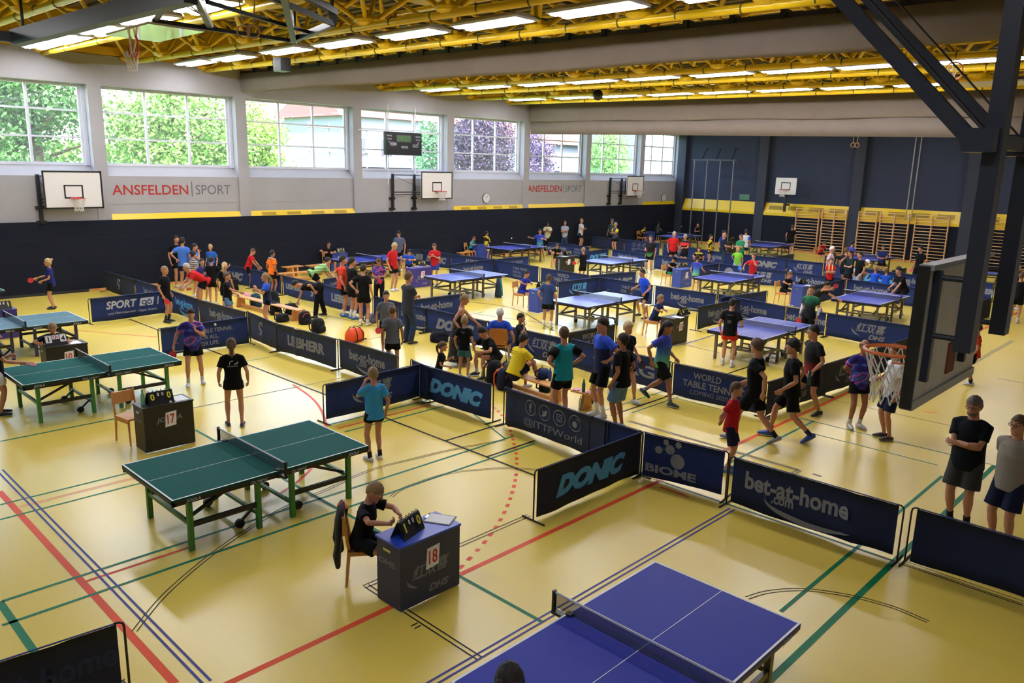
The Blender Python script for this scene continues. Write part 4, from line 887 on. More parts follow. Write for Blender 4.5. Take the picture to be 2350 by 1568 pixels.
def chair(label, x, y, rz, wood=None, seatc=None, steel=False):
    """faces its local +x"""
    r = thing('chair', label, 'chair', (x, y, 0), rz, 'umpire chairs'); wood = wood or M_beech
    MB().box((-.2, -.2, .425), (.22, .2, .455)).build('seat', seatc or wood, r)
    if steel:
        b = MB(); 
        for k in range(7):
            z0, z1 = .50+.40*k/6, 0; w = .2+.025*math.sin(math.pi*k/6)
            b.v += [(-.22-.06*k/6, -w, z0), (-.22-.06*k/6, w, z0), (-.20-.06*k/6, w, z0), (-.20-.06*k/6, -w, z0)]
        b.f = [(i*4+j, i*4+(j+1) % 4, i*4+4+(j+1) % 4, i*4+4+j) for i in range(6) for j in range(4)]+[(0, 3, 2, 1), (24, 25, 26, 27)]
        b.build('backrest', wood, r)
        for s in (-1, 1):
            MB().tube([(.2, s*.19, .43), (.2, s*.21, .012), (-.28, s*.21, .012), (-.2, s*.17, .43), (-.24, s*.15, .6)], .011, 8).build('leg', M_chrome, r)
        return r
    for sx, sy in ((.19, .18), (.19, -.18)): MB().tube([(sx, sy, .43), (sx+.01, sy, 0)], [.019, .014], 8).build('leg', wood, r)
    for sy in (.18, -.18): MB().tube([(-.23, sy, 0), (-.19, sy, .43), (-.25, sy, .84)], [.015, .02, .016], 8).build('leg', wood, r)
    MB().box((-.26, -.19, .62), (-.235, .19, .82)).build('backrest', wood, r); MB().box((-.19, -.19, .37), (.2, -.17, .425)).box((-.19, .17, .37), (.2, .19, .425)).build('seat_rail', wood, r)
    return r
def bench(label, pa, pb, z=.36, w=.26):
    A, B = ground(*pa, z), ground(*pb, z); L = math.hypot(B[0]-A[0], B[1]-A[1]); rz = math.atan2(B[1]-A[1], B[0]-A[0])
    r = thing('gym_bench', label, 'bench', (A[0], A[1], 0), rz, 'wooden gym benches')
    MB().box((0, -w/2, z-.035), (L, w/2, z)).build('seat_plank', M_wood, r, bevel=.006)
    for x in (.3, L-.3): MB().add([(x-.03, -w*.42, z-.035), (x+.03, -w*.42, z-.035), (x+.03, w*.42, z-.035), (x-.03, w*.42, z-.035), (x-.03, -w*.62, 0), (x+.03, -w*.62, 0), (x+.03, w*.62, 0), (x-.03, w*.62, 0)], [(0, 1, 2, 3), (4, 7, 6, 5), (0, 4, 5, 1), (1, 5, 6, 2), (2, 6, 7, 3), (3, 7, 4, 0)]).build('end_support', M_wood, r)
    MB().box((.27, -.03, .03), (L-.27, .03, .11)).build('lower_beam', M_wood, r); return r
def bag_body(mb, L, W, Hh, n=14, e=3.0, tuck=.85):
    P = []; lv = [(0, .82), (.04, .95), (.3, 1), (.6, .98), (.85, tuck), (.96, tuck*.75), (1.0, tuck*.4)]
    for t, k in lv:
        for i in range(n):
            a = 2*math.pi*i/n; c, s = math.cos(a), math.sin(a)
            P.append((L/2*k*abs(c)**(2/e)*(1 if c > 0 else -1), W/2*k*abs(s)**(2/e)*(1 if s > 0 else -1), Hh*t))
    fs = [(q*n+i, q*n+(i+1) % n, (q+1)*n+(i+1) % n, (q+1)*n+i) for q in range(len(lv)-1) for i in range(n)]+[tuple(range(n-1, -1, -1)), tuple((len(lv)-1)*n+i for i in range(n))]
    return mb.add(P, fs)
def backpack(label, px, c, size=(.32, .22, .44), rz=.5, trim=None, tilt=0.0, z=0.0):
    x, y = ground(*px, z); r = thing('backpack', label, 'backpack', (x, y, z), rz); r.rotation_euler = (tilt, 0, rz)
    m = mat('bag_%d_%d_%d' % c, c, .8, noise=.1, nscale=20, spec=.2); t = mat('bagtrim_%d_%d_%d' % trim, trim, .7) if trim else M_black
    bag_body(MB(), *size).build('body', m, r, smooth=True); L, W, H_ = size
    p = bag_body(MB(), L*.75, W*.4, H_*.45); p.v = [(a, b-W*.46, q+.02) for a, b, q in p.v]; p.build('front_pocket', m, r, smooth=True)
    for s in (-1, 1): MB().tube([(s*L*.22, W*.42, H_*.92), (s*L*.26, W*.72, H_*.7), (s*L*.3, W*.7, H_*.3), (s*L*.32, W*.45, .05)], .018, 6).build('shoulder_strap', t, r, smooth=True)
    MB().ring((0, W*.2, H_), .05, .009, 12, 6, axis='Y', a0=0, a1=math.pi).build('carry_loop', t, r); MB().tube([(-L*.36, -W*.42, H_*.6), (-L*.2, -W*.46, H_*.86), (L*.2, -W*.46, H_*.86), (L*.36, -W*.42, H_*.6)], .006, 5).build('zip', t, r)
    return r
def holdall(label, px, c, size=(.7, .34, .34), rz=.5):
    x, y = ground(*px); r = thing('sports_bag', label, 'bag', (x, y, 0), rz); m = mat('bag_%d_%d_%d' % c, c, .75, noise=.1, nscale=14, spec=.25); L, W, H_ = size
    bag_body(MB(), L, W, H_, 16, 2.6, .8).build('body', m, r, smooth=True)
    for x0 in (-L*.2, L*.2): MB().tube([(x0, -W*.53, .03), (x0, -W*.51, H_*.7), (x0*.6, -W*.2, H_*1.12), (x0*.6, W*.2, H_*1.12), (x0, W*.51, H_*.7), (x0, W*.53, .03)], .012, 6).build('strap', M_black, r, smooth=True)
    MB().tube([(-L*.45, 0, H_*.94), (L*.45, 0, H_*.94)], .008, 6).build('zip', M_black, r); MB().box((-L*.42, -W*.535, .04), (L*.42, -W*.505, .07)).build('black_trim', M_black, r); return r
def bottle(label, px, c, z=0.0, h=.25, cap=(30, 30, 34), clear=False, sc=1.0):
    x, y = ground(*px, z); r = thing('bottle', label, 'bottle', (x, y, z)); R = .034*sc
    MB().tube([(0, 0, 0), (0, 0, .01), (0, 0, h*.62), (0, 0, h*.74), (0, 0, h*.86)], [R*.9, R, R, R*.75, R*.42], 14).build('body', see_through('bottle_%d_%d_%d' % c, c, .6, .1) if clear else mat('bottle_%d_%d_%d' % c, c, .35), r, smooth=True)
    MB().tube([(0, 0, h*.86), (0, 0, h)], R*.45, 12).build('cap', mat('cap_%d_%d_%d' % cap, cap, .4), r); return r
def bat(label, pos, d, face, c=(196, 40, 44), flat=None):
    """pos: where the hand holds it; d: handle to blade; face: normal of the rubber"""
    d = Vector(d).normalized(); n = Vector(face); n = (n-d*n.dot(d)).normalized(); s = d.cross(n)
    r = thing('table_tennis_bat', label, 'table tennis bat'); M_ = Matrix((s, d, n)).transposed().to_4x4(); M_.translation = Vector(pos); r.matrix_world = M_
    P = []
    for i in range(24):
        a = 2*math.pi*i/24; P.append((.075*math.cos(a), .135+.082*math.sin(a)))
    P2 = []
    for zs, m, nm in ((.0035, mat('rubber_%d_%d_%d' % c, c, .6), 'rubber'), (-.0035, mat('black_rubber', (22, 22, 24), .6), 'black_rubber')):
        z0, z1 = sorted((0, zs*1.6)); q = MB(); q.add([(x, y, z) for z in (z0, z1) for x, y in P], [tuple(range(23, -1, -1)), tuple(range(24, 48))]+[(i, (i+1) % 24, 24+(i+1) % 24, 24+i) for i in range(24)]); q.build(nm, m, r)
    MB().tube([(0, -.055, 0), (0, 0, 0), (0, .06, 0)], [(.016, .012), (.013, .011), (.016, .008)], 8).build('handle', M_wood, r); return r
def gp(px, py, z=0): return ground(px, py, z)
CH18 = (4.74, 6.76, -.62)
D18 = desk('slate blue desk with bright blue top and number 18 sheet in the foreground', 4.56, 5.92, M_dtop, M_dslate, '18', 'DHS', 'DHS', L=.83, D=.42)
x, y = gp(336, 1042); D17 = desk('black desk with number 17 sheet between the two green tables', x, y, M_dblack, M_dblack, '17', 'JOOLA', 'JOOLA', L=.80, D=.42)
x, y = gp(104, 799, .75); desk('black desk with the white 1 to 4 score board behind the second green table', x, y, M_dblack, M_dblack, '10', None, None, L=.80)
x, y = gp(38, 709, .75); desk('dark violet desk cut off at the left edge', x-.86, y, M_dvio, M_dvio, None, None)
x, y = gp(947, 617, .75); D12 = desk('violet desk with number 12 sheet left of the shiny blue table', x, y, M_dvio, M_dvio, '12', 'DHS', None, L=.95, D=.45)
x, y = gp(758.7, 583, .75); desk('blue desk behind the man in the green striped shirt', x, y, M_dblue, M_dblue, '10', None)
x, y = gp(1291, 590, .75); desk('black desk with number 7 sheet and white DONIC letters', x, y, M_dblack, M_dblack, '7', 'DONIC', 'DONIC')
x, y = gp(1096, 563, .75); desk('blue desk beside the player in black and yellow', x, y, M_dblue, M_dblue)
x, y = gp(1235, 667, .75); desk('blue desk left of the boy in the dark blue shirt', x, y, M_dblue, M_dblue, None, None)
x, y = gp(1546, 732, .75); D10 = desk('black desk with number 10 sheet in the middle of the hall', x, y, M_dblack, M_dblack, '10', 'JOOLA', 'JOOLA', L=.74)
x, y = gp(1563, 619.5, .75); desk('blue desk left of the boy in the blue to green shirt', x, y, M_dblue, M_dblue, '7', 'DHS')
x, y = gp(1843, 658.5, .75); desk('blue desk behind the girl in the green and black shirt', x, y, M_dblue, M_dblue, '7', 'DHS')
x, y = gp(1486, 533, .75); desk('far blue desk at the dark wall before the child in yellow and black', x, y, M_dblue, M_dblue)
x, y = gp(1673, 557, .75); desk('far black desk with a white sheet beside the man in the green polo', x, y, M_dblack, M_dblack, '0')
x, y = gp(1912, 590, .75); DFAR = desk('far black desk right of the man in the pink shirt', x, y, M_dblack, M_dblack, '0')
score_board('black flip board showing 1 and 0 on the desk numbered 18', 4.83, 6.13, .75, '1000', .3, sc=.95)
score_board('black flip board with yellow 0 and 0 on the desk numbered 17', D17.location.x+.33, D17.location.y+.16, .75, '0000', 0)
x, y = gp(126, 790, .75); score_board('flip board with white cards 1 and 4 at the left', x, y-.04, .75, '1004', 0, True, 1.05)
x, y = gp(5, 710, .75); score_board('flip board with yellow 1 cut off at the left edge', x, y, .75, '0101', 0)
x, y = gp(966, 610, .75); score_board('black flip board on the desk numbered 12', x, y, .75, '0120', 0)
for px, py, d, lab in ((781, 580, '2111', 'flip board with yellow 2 and 1 near the dark wall, far left court'), (1303, 586, '3210', 'small flip board on desk 7'), (1108, 556, '3113', 'small flip board beside the child in turquoise'), (1244, 660, '6110', 'flip board in front of the boy in the blue shirt at the middle desk'),
   (1569, 722, '6112', 'flip board with yellow 6 and 2 on the black desk 10'), (1569, 613, '9108', 'flip board before the boy in the black cap'), (1843, 652, '1114', 'flip board beside the child with the white ball on the head'), (1492, 529, '3112', 'flip board at the far dark wall'), (1679, 552, '9109', 'far flip board beside the man in green'), (1924, 588, '1021', 'far flip board right of the man in pink')):
    x, y = gp(px, py, .75) if px != 1924 else (DFAR.location.x+.43, DFAR.location.y+.2); score_board(lab, x, y, .75, d, 0)
paper('clipboard with a white score sheet on the blue top of desk 18', 5.29, 6.15, .75, .5, True)
paper('white score sheet on the black desk 17', D17.location.x+.66, D17.location.y+.2, .75)
for px, py, lab in ((170, 786, 'white score sheet on the black desk at the left'), (960, 611, 'white score sheet on the violet desk'), (1556, 728, 'white score sheet on the black desk in the middle of the hall'), (757, 581, 'white score sheet on the far left blue desk'), (1297, 589, 'white score sheet on the black desk with white letters'), (1858, 656, 'white score sheet on the blue desk behind the girl in green')):
    x, y = gp(px, py, .75); paper(lab, x, y, .75)
b_ = bottle('green plastic bottle on the left end of desk 17', (333, 943), (90, 170, 130), .75, .27, (40, 120, 80), True); b_.location = (D17.location.x+.07, D17.location.y+.16, .75)
tag(MB().ball((D17.location.x+.45, D17.location.y+.03, .77), .02, 12, 8).build('table_tennis_ball', mat('ball_white', (240, 240, 236), .5), smooth=True), 'white ball lying at the front of desk 17', 'ball')
for px, py, z, lab in ((494, 745, 1.55, 'white ball in the air right of the serving boy'), (1174, 547, 1.3, 'white ball in the air over the table by the window wall'), (1564, 520, 1.25, 'white ball in the air by the far dark wall')):
    x, y = gp(px, py, z); tag(MB().ball((x, y, z), .023 if px < 600 else .03, 12, 8).build('table_tennis_ball', MATS['ball_white'], smooth=True), lab, 'ball')
chair('wooden chair with red seat behind desk 18, dark jacket over its back', CH18[0], CH18[1], CH18[2], mat('honey_wood', (190, 134, 60), .45, noise=.12), mat('red_seat', (96, 28, 36), .8))
chair('wooden chair with round back behind desk 17', D17.location.x+.1, D17.location.y+.75, -1.4, M_wood)
j = thing('jacket', 'black jacket with orange lining hanging over the chair at desk 18', 'jacket', (CH18[0], CH18[1], 0), CH18[2])
MB().tube([(-.27, -.02, .88), (-.30, 0, .72), (-.31, -.02, .5), (-.33, -.04, .32), (-.32, -.06, .2)], [(.17, .045), (.205, .05), (.19, .035), (.15, .045), (.07, .03)], 12, left=(0, 1, 0), round_=True).tube([(-.25, .16, .8), (-.3, .2, .6), (-.33, .19, .42), (-.3, .15, .3)], [.055, .06, .055, .045], 10, round_=True).build('cloth', mat('jacket_black', (20, 20, 24), .85, noise=.1), j, smooth=True)
MB().tube([(-.22, .02, .86), (-.27, .05, .90), (-.3, .06, .88)], [(.05, .02), (.09, .03), (.05, .02)], 10, left=(0, 1, 0), round_=True).build('orange_lining', mat('orange_lining', (222, 98, 34), .8), j, smooth=True)
bench('bench beside the girl in the blue and black shirt', (541, 676), (692, 712)); bench('bench with the man in the yellow shirt', (1117, 836), (1300, 893)); bench('short bench end with bats, behind the man in the blue polo', (1318, 892), (1376, 906))
bench('bench by the window wall behind the boy in orange', (634, 628), (735, 620)); bench('bench standing at the dark wall by the window side, left', (652, 613), (690, 609), .42, .4); bench('bench end left of the green striped shirt at the dark wall', (707, 610), (740, 606), .42, .4); bench('bench against the dark wall beside the blue desk', (1051, 580), (1084, 577), .4)
holdall('bright orange sports bag on the floor behind the barrier', (814, 784), (226, 82, 40), (.66, .36, .36), .35)
for a in [('black backpack leaning at the end of the bench', (730, 763), (24, 25, 30), (.42, .28, .40), .4), ('black backpack with orange pocket beside the bench', (700, 744), (26, 28, 34), (.36, .26, .38), 0, (222, 96, 50)), ('dark blue backpack standing under the bench behind the girl', (588, 706), (34, 52, 78), (.34, .24, .46), .2, (110, 150, 180)),
    ('black bag under the bench, left of the orange one', (633, 722), (26, 28, 36), (.38, .26, .4), .3), ('low black bag on the floor below the bench', (648, 738), (24, 26, 32), (.42, .26, .24), .3), ('black rucksack lying right of the bench girl', (630, 697), (22, 26, 34), (.34, .26, .44), .8),
    ('black bag touched by the bending man', (670, 722), (20, 21, 26), (.4, .3, .36), .3), ('grey rucksack on the floor behind the boy in grey', (850, 741), (104, 102, 112), (.36, .26, .28), .4), ('black shoulder bag on the floor before the DONIC barrier', (1008, 784), (24, 26, 40), (.52, .28, .28), -.3),
    ('black backpack standing at the left end of the yellow shirt bench', (1134, 880), (18, 19, 24), (.38, .28, .52), .2), ('navy backpack with orange straps at the bench', (1156, 893), (30, 36, 64), (.34, .26, .46), .3, (230, 90, 50)), ('dark blue bag on the bench beside the man in yellow', (1247, 868), (34, 44, 84), (.36, .2, .2), .4, None, 0, .36),
    ('dark teal bag under the bench at the man in teal', (1252, 897), (26, 46, 62), (.34, .24, .2), .2), ('dark navy bag under the short bench', (1362, 922), (30, 36, 62), (.34, .24, .26), .1), ('black backpack on the floor behind the boy in jean shorts', (536, 668), (22, 24, 30), (.34, .26, .5), .2), ('black backpack on the floor behind the far standing trio', (1347, 562), (20, 22, 26), (.5, .3, .5), 0),
    ('small grey bag behind the man in the yellow shirt', (1165, 846), (92, 92, 100), (.28, .16, .16), .6)]: backpack(*a)
for a in [('yellow bottle on the floor beside the seated youth', (1107, 872), (220, 206, 40), 0, .26, (220, 206, 40)), ('green bottle with white label before the short bench', (1331, 942), (92, 128, 78), 0, .30, (230, 230, 230), True), ('blue bottle on the bench beside the man in teal', (1262, 874), (34, 74, 170), .36, .28, (30, 60, 140)), ('dark teal flask on the short bench', (1339, 900), (40, 96, 104), .36, .26, (28, 30, 34)),
   ('white bottle on the floor by the boy in red', (561, 658), (206, 214, 220), 0, .3, (190, 200, 200)), ('clear bottle on the floor under the chair at desk 10', (1516, 777), (170, 190, 200), 0, .26, (120, 150, 190), True), ('green bottle behind the boy in black at the SPORT barrier', (389, 716), (70, 150, 120), 0, .28, (60, 120, 90), True)]: bottle(*a)
for pos, lab, c in (((1322, 896), 'black bat with pink rubber lying on the short bench', (196, 120, 160)), ((1352, 904), 'black bat lying at the near end of the short bench', (150, 60, 60)), ((1236, 872), 'black bat lying on the bench beside the man in yellow', (60, 30, 34))):
    x, y = gp(*pos, .37); bat(lab, (x-.05, y-.05, .373), (.6, .5, 0), (0, 0, 1), c)
t = thing('towel', 'teal and dark blue towel hanging from the end of the shiny blue table', 'towel', (*gp(1143, 683), 0), 0)
MB().tube([(0, 0, .72), (0, 0, .45), (0, 0, .1), (0, 0, .02)], [(.07, .03), (.12, .05), (.16, .07), (.17, .07)], 12, left=(0, 1, 0)).build('cloth', mat('dark_towel', (30, 44, 66), .9), t, smooth=True)
MB().tube([(.04, -.06, .70), (.05, -.08, .45), (.06, -.1, .08)], [(.05, .03), (.07, .04), (.08, .05)], 10, left=(0, 1, 0)).build('teal_side', mat('teal_towel', (40, 130, 148), .9), t, smooth=True)
# ================================================================== people
SKINS = {'f': (186, 132, 106), 't': (158, 106, 82), 'd': (116, 76, 58)}
def skin(k): return mat('skin_'+k, SKINS[k], .55, noise=.05, nscale=14, spec=.3)
HAIRC = {'blond': (190, 164, 118), 'brown': (88, 66, 48), 'dark': (36, 30, 28), 'grey': (170, 166, 160), 'white': (214, 210, 206), 'fair': (142, 116, 82), 'ash': (104, 94, 86)}
def hairm(k): return mat('hair_'+k, HAIRC[k], .6, noise=.3, nscale=60, spec=.3, bump=.4)
def cloth(c): return mat('cloth_%d_%d_%d' % c, c, .85, noise=.08, nscale=9, spec=.15)
BLK, NVY, WHT, RED, GRY = (17, 17, 21), (28, 34, 58), (214, 212, 210), (186, 32, 36), (92, 96, 106)
TOPS = {
 'splash': lambda: ramp_mat('top_splash', [(0, (26, 22, 70)), (.42, (44, 34, 120)), (.52, (70, 100, 190)), (.58, (214, 70, 150)), (.64, (50, 40, 130)), (1, (90, 160, 220))], 'splash', 1.7),
 'splash2': lambda: ramp_mat('top_splash_dark', [(0, (22, 24, 48)), (.45, (30, 34, 80)), (.53, (60, 80, 170)), (.58, (196, 60, 110)), (.63, (26, 28, 60)), (1, (40, 50, 120))], 'splash', 2.4),
 'bluegreen': lambda: ramp_mat('top_blue_green', [(0, (120, 190, 90)), (.25, (90, 160, 150)), (.5, (60, 110, 180)), (.75, (48, 70, 170)), (1, (50, 48, 150))]),
 'blackred': lambda: ramp_mat('top_black_red', [(0, (150, 26, 34)), (.2, (130, 24, 32)), (.45, (22, 20, 24)), (1, (16, 16, 20))]),
 'blacklime': lambda: ramp_mat('top_black_green', [(0, (86, 150, 80)), (.18, (70, 120, 70)), (.34, (20, 22, 24)), (1, (16, 17, 20))]),
 'twoblue': lambda: ramp_mat('top_two_blue', [(0, (26, 34, 76)), (.66, (26, 34, 76)), (.68, (34, 72, 190)), (1, (36, 76, 200))]),
 'bluetone': lambda: ramp_mat('top_blue_black', [(0, (34, 70, 176)), (.22, (28, 34, 70)), (.6, (26, 28, 44)), (.78, (36, 76, 190)), (1, (40, 84, 206))]),
 'greentop': lambda: ramp_mat('top_green_black', [(0, (18, 20, 22)), (.45, (22, 30, 38)), (.7, (30, 70, 60)), (1, (44, 130, 84))]),
 'yellowblk': lambda: ramp_mat('top_yellow_black', [(0, (20, 20, 22)), (.45, (20, 20, 22)), (.5, (222, 196, 40)), (.6, (222, 196, 40)), (.64, (22, 22, 22)), (1, (24, 24, 24))], 'splash', 1.3),
 'limestripe': lambda: ramp_mat('top_lime_stripe', [(0, (150, 190, 120)), (.82, (90, 130, 90))], 'stripes', 3.2),
 'bwstripe': lambda: ramp_mat('top_dark_stripe', [(0, (196, 184, 172)), (.5, (70, 60, 62))], 'stripes', 4.6),
 'floral': lambda: ramp_mat('dress_floral', [(0, (20, 20, 22)), (.62, (22, 21, 24)), (.66, (150, 110, 90)), (.72, (90, 120, 80)), (.76, (20, 20, 22))], 'splash', 22.0),
 'redblk': lambda: ramp_mat('top_red_black', [(0, (22, 20, 22)), (.55, (22, 20, 22)), (.62, (196, 40, 44)), (.78, (196, 40, 44)), (.86, (26, 24, 26)), (1, (24, 22, 24))]),
 'barca': lambda: ramp_mat('top_red_blue', [(0, (130, 30, 60)), (.5, (40, 50, 120))], 'splash', 6.0),
 'teal': lambda: cloth((32, 142, 160)), 'jeans': lambda: mat('denim', (92, 124, 158), .9, noise=.18, nscale=14, spec=.15), 'dkjeans': lambda: mat('dark_denim', (44, 58, 84), .9, noise=.15, nscale=14, spec=.15),
 'bluegreenS': lambda: ramp_mat('shorts_blue', [(0, (40, 44, 110)), (1, (60, 110, 190))])}
def clothm(c): return TOPS[c]() if isinstance(c, str) else cloth(c)
def ik(a, b, l1, l2, pole):
    a, b, pole = Vector(a), Vector(b), Vector(pole); d = b-a; L = d.length; mx = (l1+l2)*.999
    if L > mx: b = a+d*(mx/L); d = b-a; L = mx
    if L < abs(l1-l2)+.01: L = abs(l1-l2)+.01
    u = d.normalized(); x = (l1*l1-l2*l2+L*L)/(2*L); h = math.sqrt(max(l1*l1-x*x, 0)); p = pole-u*pole.dot(u)
    if p.length < 1e-4: p = Vector((1, 0, 0))
    return a+u*x+p.normalized()*h, b
# poses in units of a 1.75 m body: pelvis height, lean, wrists L/R, ankles L/R, elbow poles
def pose(**k):
    d = dict(hz=.93, lean=2, twist=0, hp=0, hy=0, lw=(.05, .25, .88), rw=(.05, -.25, .88), lf=(0, .1, .08), rf=(0, -.1, .08), le=(-1, .4, -.2), re=(-1, -.4, -.2), lk=(1, .15, 0), rk=(1, -.15, 0), side=0, px=0, fl=0, fr=0, lh=None, rh=None); d.update(k); return d
POSES = {
 'stand': pose(), 'relax': pose(lf=(.06, .13, .08), rf=(-.04, -.12, .08), lw=(.1, .26, .9), rw=(.06, -.27, .9)),
 'akimbo': pose(lw=(.02, .2, 1.05), rw=(.02, -.2, 1.05), le=(-.5, 1, 0), re=(-.5, -1, 0), lh=(.6, -.5, -.4), rh=(.6, .5, -.4)),
 'oneakimbo': pose(rw=(-.06, -.2, 1.03), re=(-.8, -1, 0), rh=(.4, .6, -.3)), 'backkimbo': pose(lw=(-.1, .18, 1.03), le=(-.8, 1, 0), lh=(-.2, -.6, -.4)),
 'crossed': pose(lw=(.25, -.08, 1.15), rw=(.28, .08, 1.18), le=(.1, .5, -1), re=(.1, -.5, -1), lh=(-.1, -1, .1), rh=(-.1, 1, .1)),
 'back': pose(lw=(-.17, .04, .98), rw=(-.19, -.03, 1.0), le=(-.3, 1, 0), re=(-.3, -1, 0), lh=(0, -1, -.2), rh=(0, 1, -.2)),
 'chin': pose(rw=(.2, -.06, 1.42), re=(.4, -.4, -1), rh=(-.3, .3, 1), lw=(.2, -.04, 1.12), le=(0, .8, -.5)), 'chinL': pose(lw=(.2, .1, 1.42), le=(.4, .5, -1), lh=(-.3, -.3, 1), rw=(.04, -.25, .88)),
 'hold': pose(lw=(.3, .1, 1.1), rw=(.3, -.1, 1.1), le=(-.4, .6, -1), re=(-.4, -.6, -1)), 'phone': pose(lw=(.24, .05, 1.22), rw=(.26, -.06, 1.22), le=(-.1, .6, -1), re=(-.1, -.6, -1), hp=22, lh=(.3, -.5, .6), rh=(.3, .5, .6)),
 'fists': pose(lw=(.32, .06, 1.28), rw=(.32, -.12, 1.2), le=(-.2, .6, -1), re=(-.2, -.6, -1), lh=(.4, -.2, .8), rh=(.7, .2, .4)),
 'batfront': pose(rw=(.42, -.14, 1.08), re=(-.4, -.6, -1), lw=(.26, .16, 1.0)), 'batside': pose(rw=(.12, -.3, .92), rh=(.4, -.1, -1)),
 'serve': pose(lw=(.36, .02, 1.34), le=(.1, .7, -1), lh=(.2, 0, 1), rw=(-.05, -.38, .92), re=(-1, -.4, 0), rf=(.14, -.14, .09), lf=(-.08, .16, .08), hp=8, lean=5),
 'walk': pose(lf=(.30, .08, .09), rf=(-.36, -.08, .14), lw=(-.18, .25, .92), rw=(.22, -.24, .94), hz=.90, lean=4, fr=-35), 'walk2': pose(lf=(-.34, .08, .15), rf=(.28, -.08, .09), lw=(.18, .25, .92), rw=(-.1, -.26, .92), hz=.90, lean=4, fl=-35),
 'ready': pose(hz=.80, lean=26, lf=(.06, .30, .08), rf=(-.06, -.28, .08), lw=(.42, .2, .98), rw=(.44, -.22, .98), px=-.08), 'leanback': pose(hz=.84, lean=34, lf=(.1, .26, .08), rf=(-.1, -.24, .08), rw=(.25, -.24, .9), lw=(.42, .12, .82), px=-.1),
 'bend': pose(hz=.90, lean=82, px=-.18, lw=(.62, .16, .42), rw=(.58, -.14, .5), hp=-20), 'bendlow': pose(hz=.88, lean=98, px=-.15, lw=(.52, .12, .3), rw=(.1, -.2, .8), re=(0, -1, 1), lf=(.1, .24, .08), rf=(-.2, -.22, .08)),
 'leanover': pose(hz=.90, lean=62, px=-.22, lw=(.46, .2, .72), rw=(.5, -.1, .70), hp=-8), 'lunge': pose(hz=.68, lean=50, px=-.1, lf=(.34, .18, .08), rf=(-.55, -.2, .1), lw=(.72, .3, .82), rw=(.55, -.2, 1.18), rh=(.7, .2, .6), lk=(1, .3, 0)),
 'reach': pose(rw=(.5, -.3, 1.4), lw=(.06, .25, .9), re=(0, -.4, -1)), 'armout': pose(lw=(.24, .55, 1.36), le=(0, .2, -1), rw=(.05, -.25, .88)),
 'swing': pose(hz=.86, lean=16, lf=(.05, .26, .08), rf=(-.05, -.26, .08), rw=(.1, -.56, 1.2), re=(-.6, -.3, -.6), lw=(.32, .2, 1.16), le=(-.3, .8, -.8)),
 'sit': pose(hz=.52, lean=6, lf=(.46, .14, .08), rf=(.46, -.14, .08), lw=(.42, .14, .80), rw=(.42, -.14, .80), le=(-.4, .7, -.6), re=(-.4, -.7, -.6)), 'sitfwd': pose(hz=.50, lean=30, lf=(.44, .2, .08), rf=(.36, -.2, .08), lw=(.48, .12, .62), rw=(.5, -.08, .64), hp=24, le=(0, 1, -.2), re=(0, -1, -.2)),
 'sitback': pose(hz=.48, lean=-6, lf=(.44, .16, .08), rf=(.46, -.16, .08), lw=(.1, .32, .58), rw=(.1, -.32, .58)), 'sitbench': pose(hz=.46, lean=20, lf=(.40, .12, .08), rf=(.52, -.16, .24), lw=(.36, .12, .62), rw=(.4, -.1, .62), le=(-.2, 1, -.2), re=(-.2, -1, -.2), rk=(1, -.1, .6)),
 'floor': pose(hz=.14, lean=18, lf=(.42, .2, .07), rf=(.40, -.2, .07), lw=(.4, .16, .36), rw=(.4, -.14, .38), lk=(.3, .6, 1), rk=(.3, -.6, 1), le=(0, 1, -.2), re=(0, -1, -.2)), 'kneel': pose(hz=.34, lean=10, lf=(-.3, .12, .07), rf=(-.3, -.12, .07), lw=(.38, .1, .66), rw=(.34, -.14, .44), lk=(1, .1, .2), rk=(1, -.1, .2)),
 'umpire': pose(hz=.52, lean=16, lf=(.42, .14, .08), rf=(.42, -.14, .08), lw=(.40, .05, .92), rw=(.34, -.30, .93), le=(-.2, 1, -.2), re=(-.3, -1, .1), hp=26, lh=(.5, -.6, .1), rh=(.3, .8, .1)),
 'press': pose(lean=24, px=-.06, lw=(.46, .16, .84), rw=(.42, -.12, .86), hp=14), 'pocket': pose(rw=(.05, -.2, .92), re=(-.8, -.8, 0), rh=(.3, .2, -1), hp=-12), 'touchface': pose(rw=(.16, -.1, 1.46), re=(.4, -.7, -.8), rh=(-.4, .3, .8), lw=(.16, -.04, 1.12), le=(0, .8, -.6), lh=(0, -1, 0))}
def smoothstep(e0, e1, x):
    t = min(max((x-e0)/(e1-e0), 0), 1); return t*t*(3-2*t)
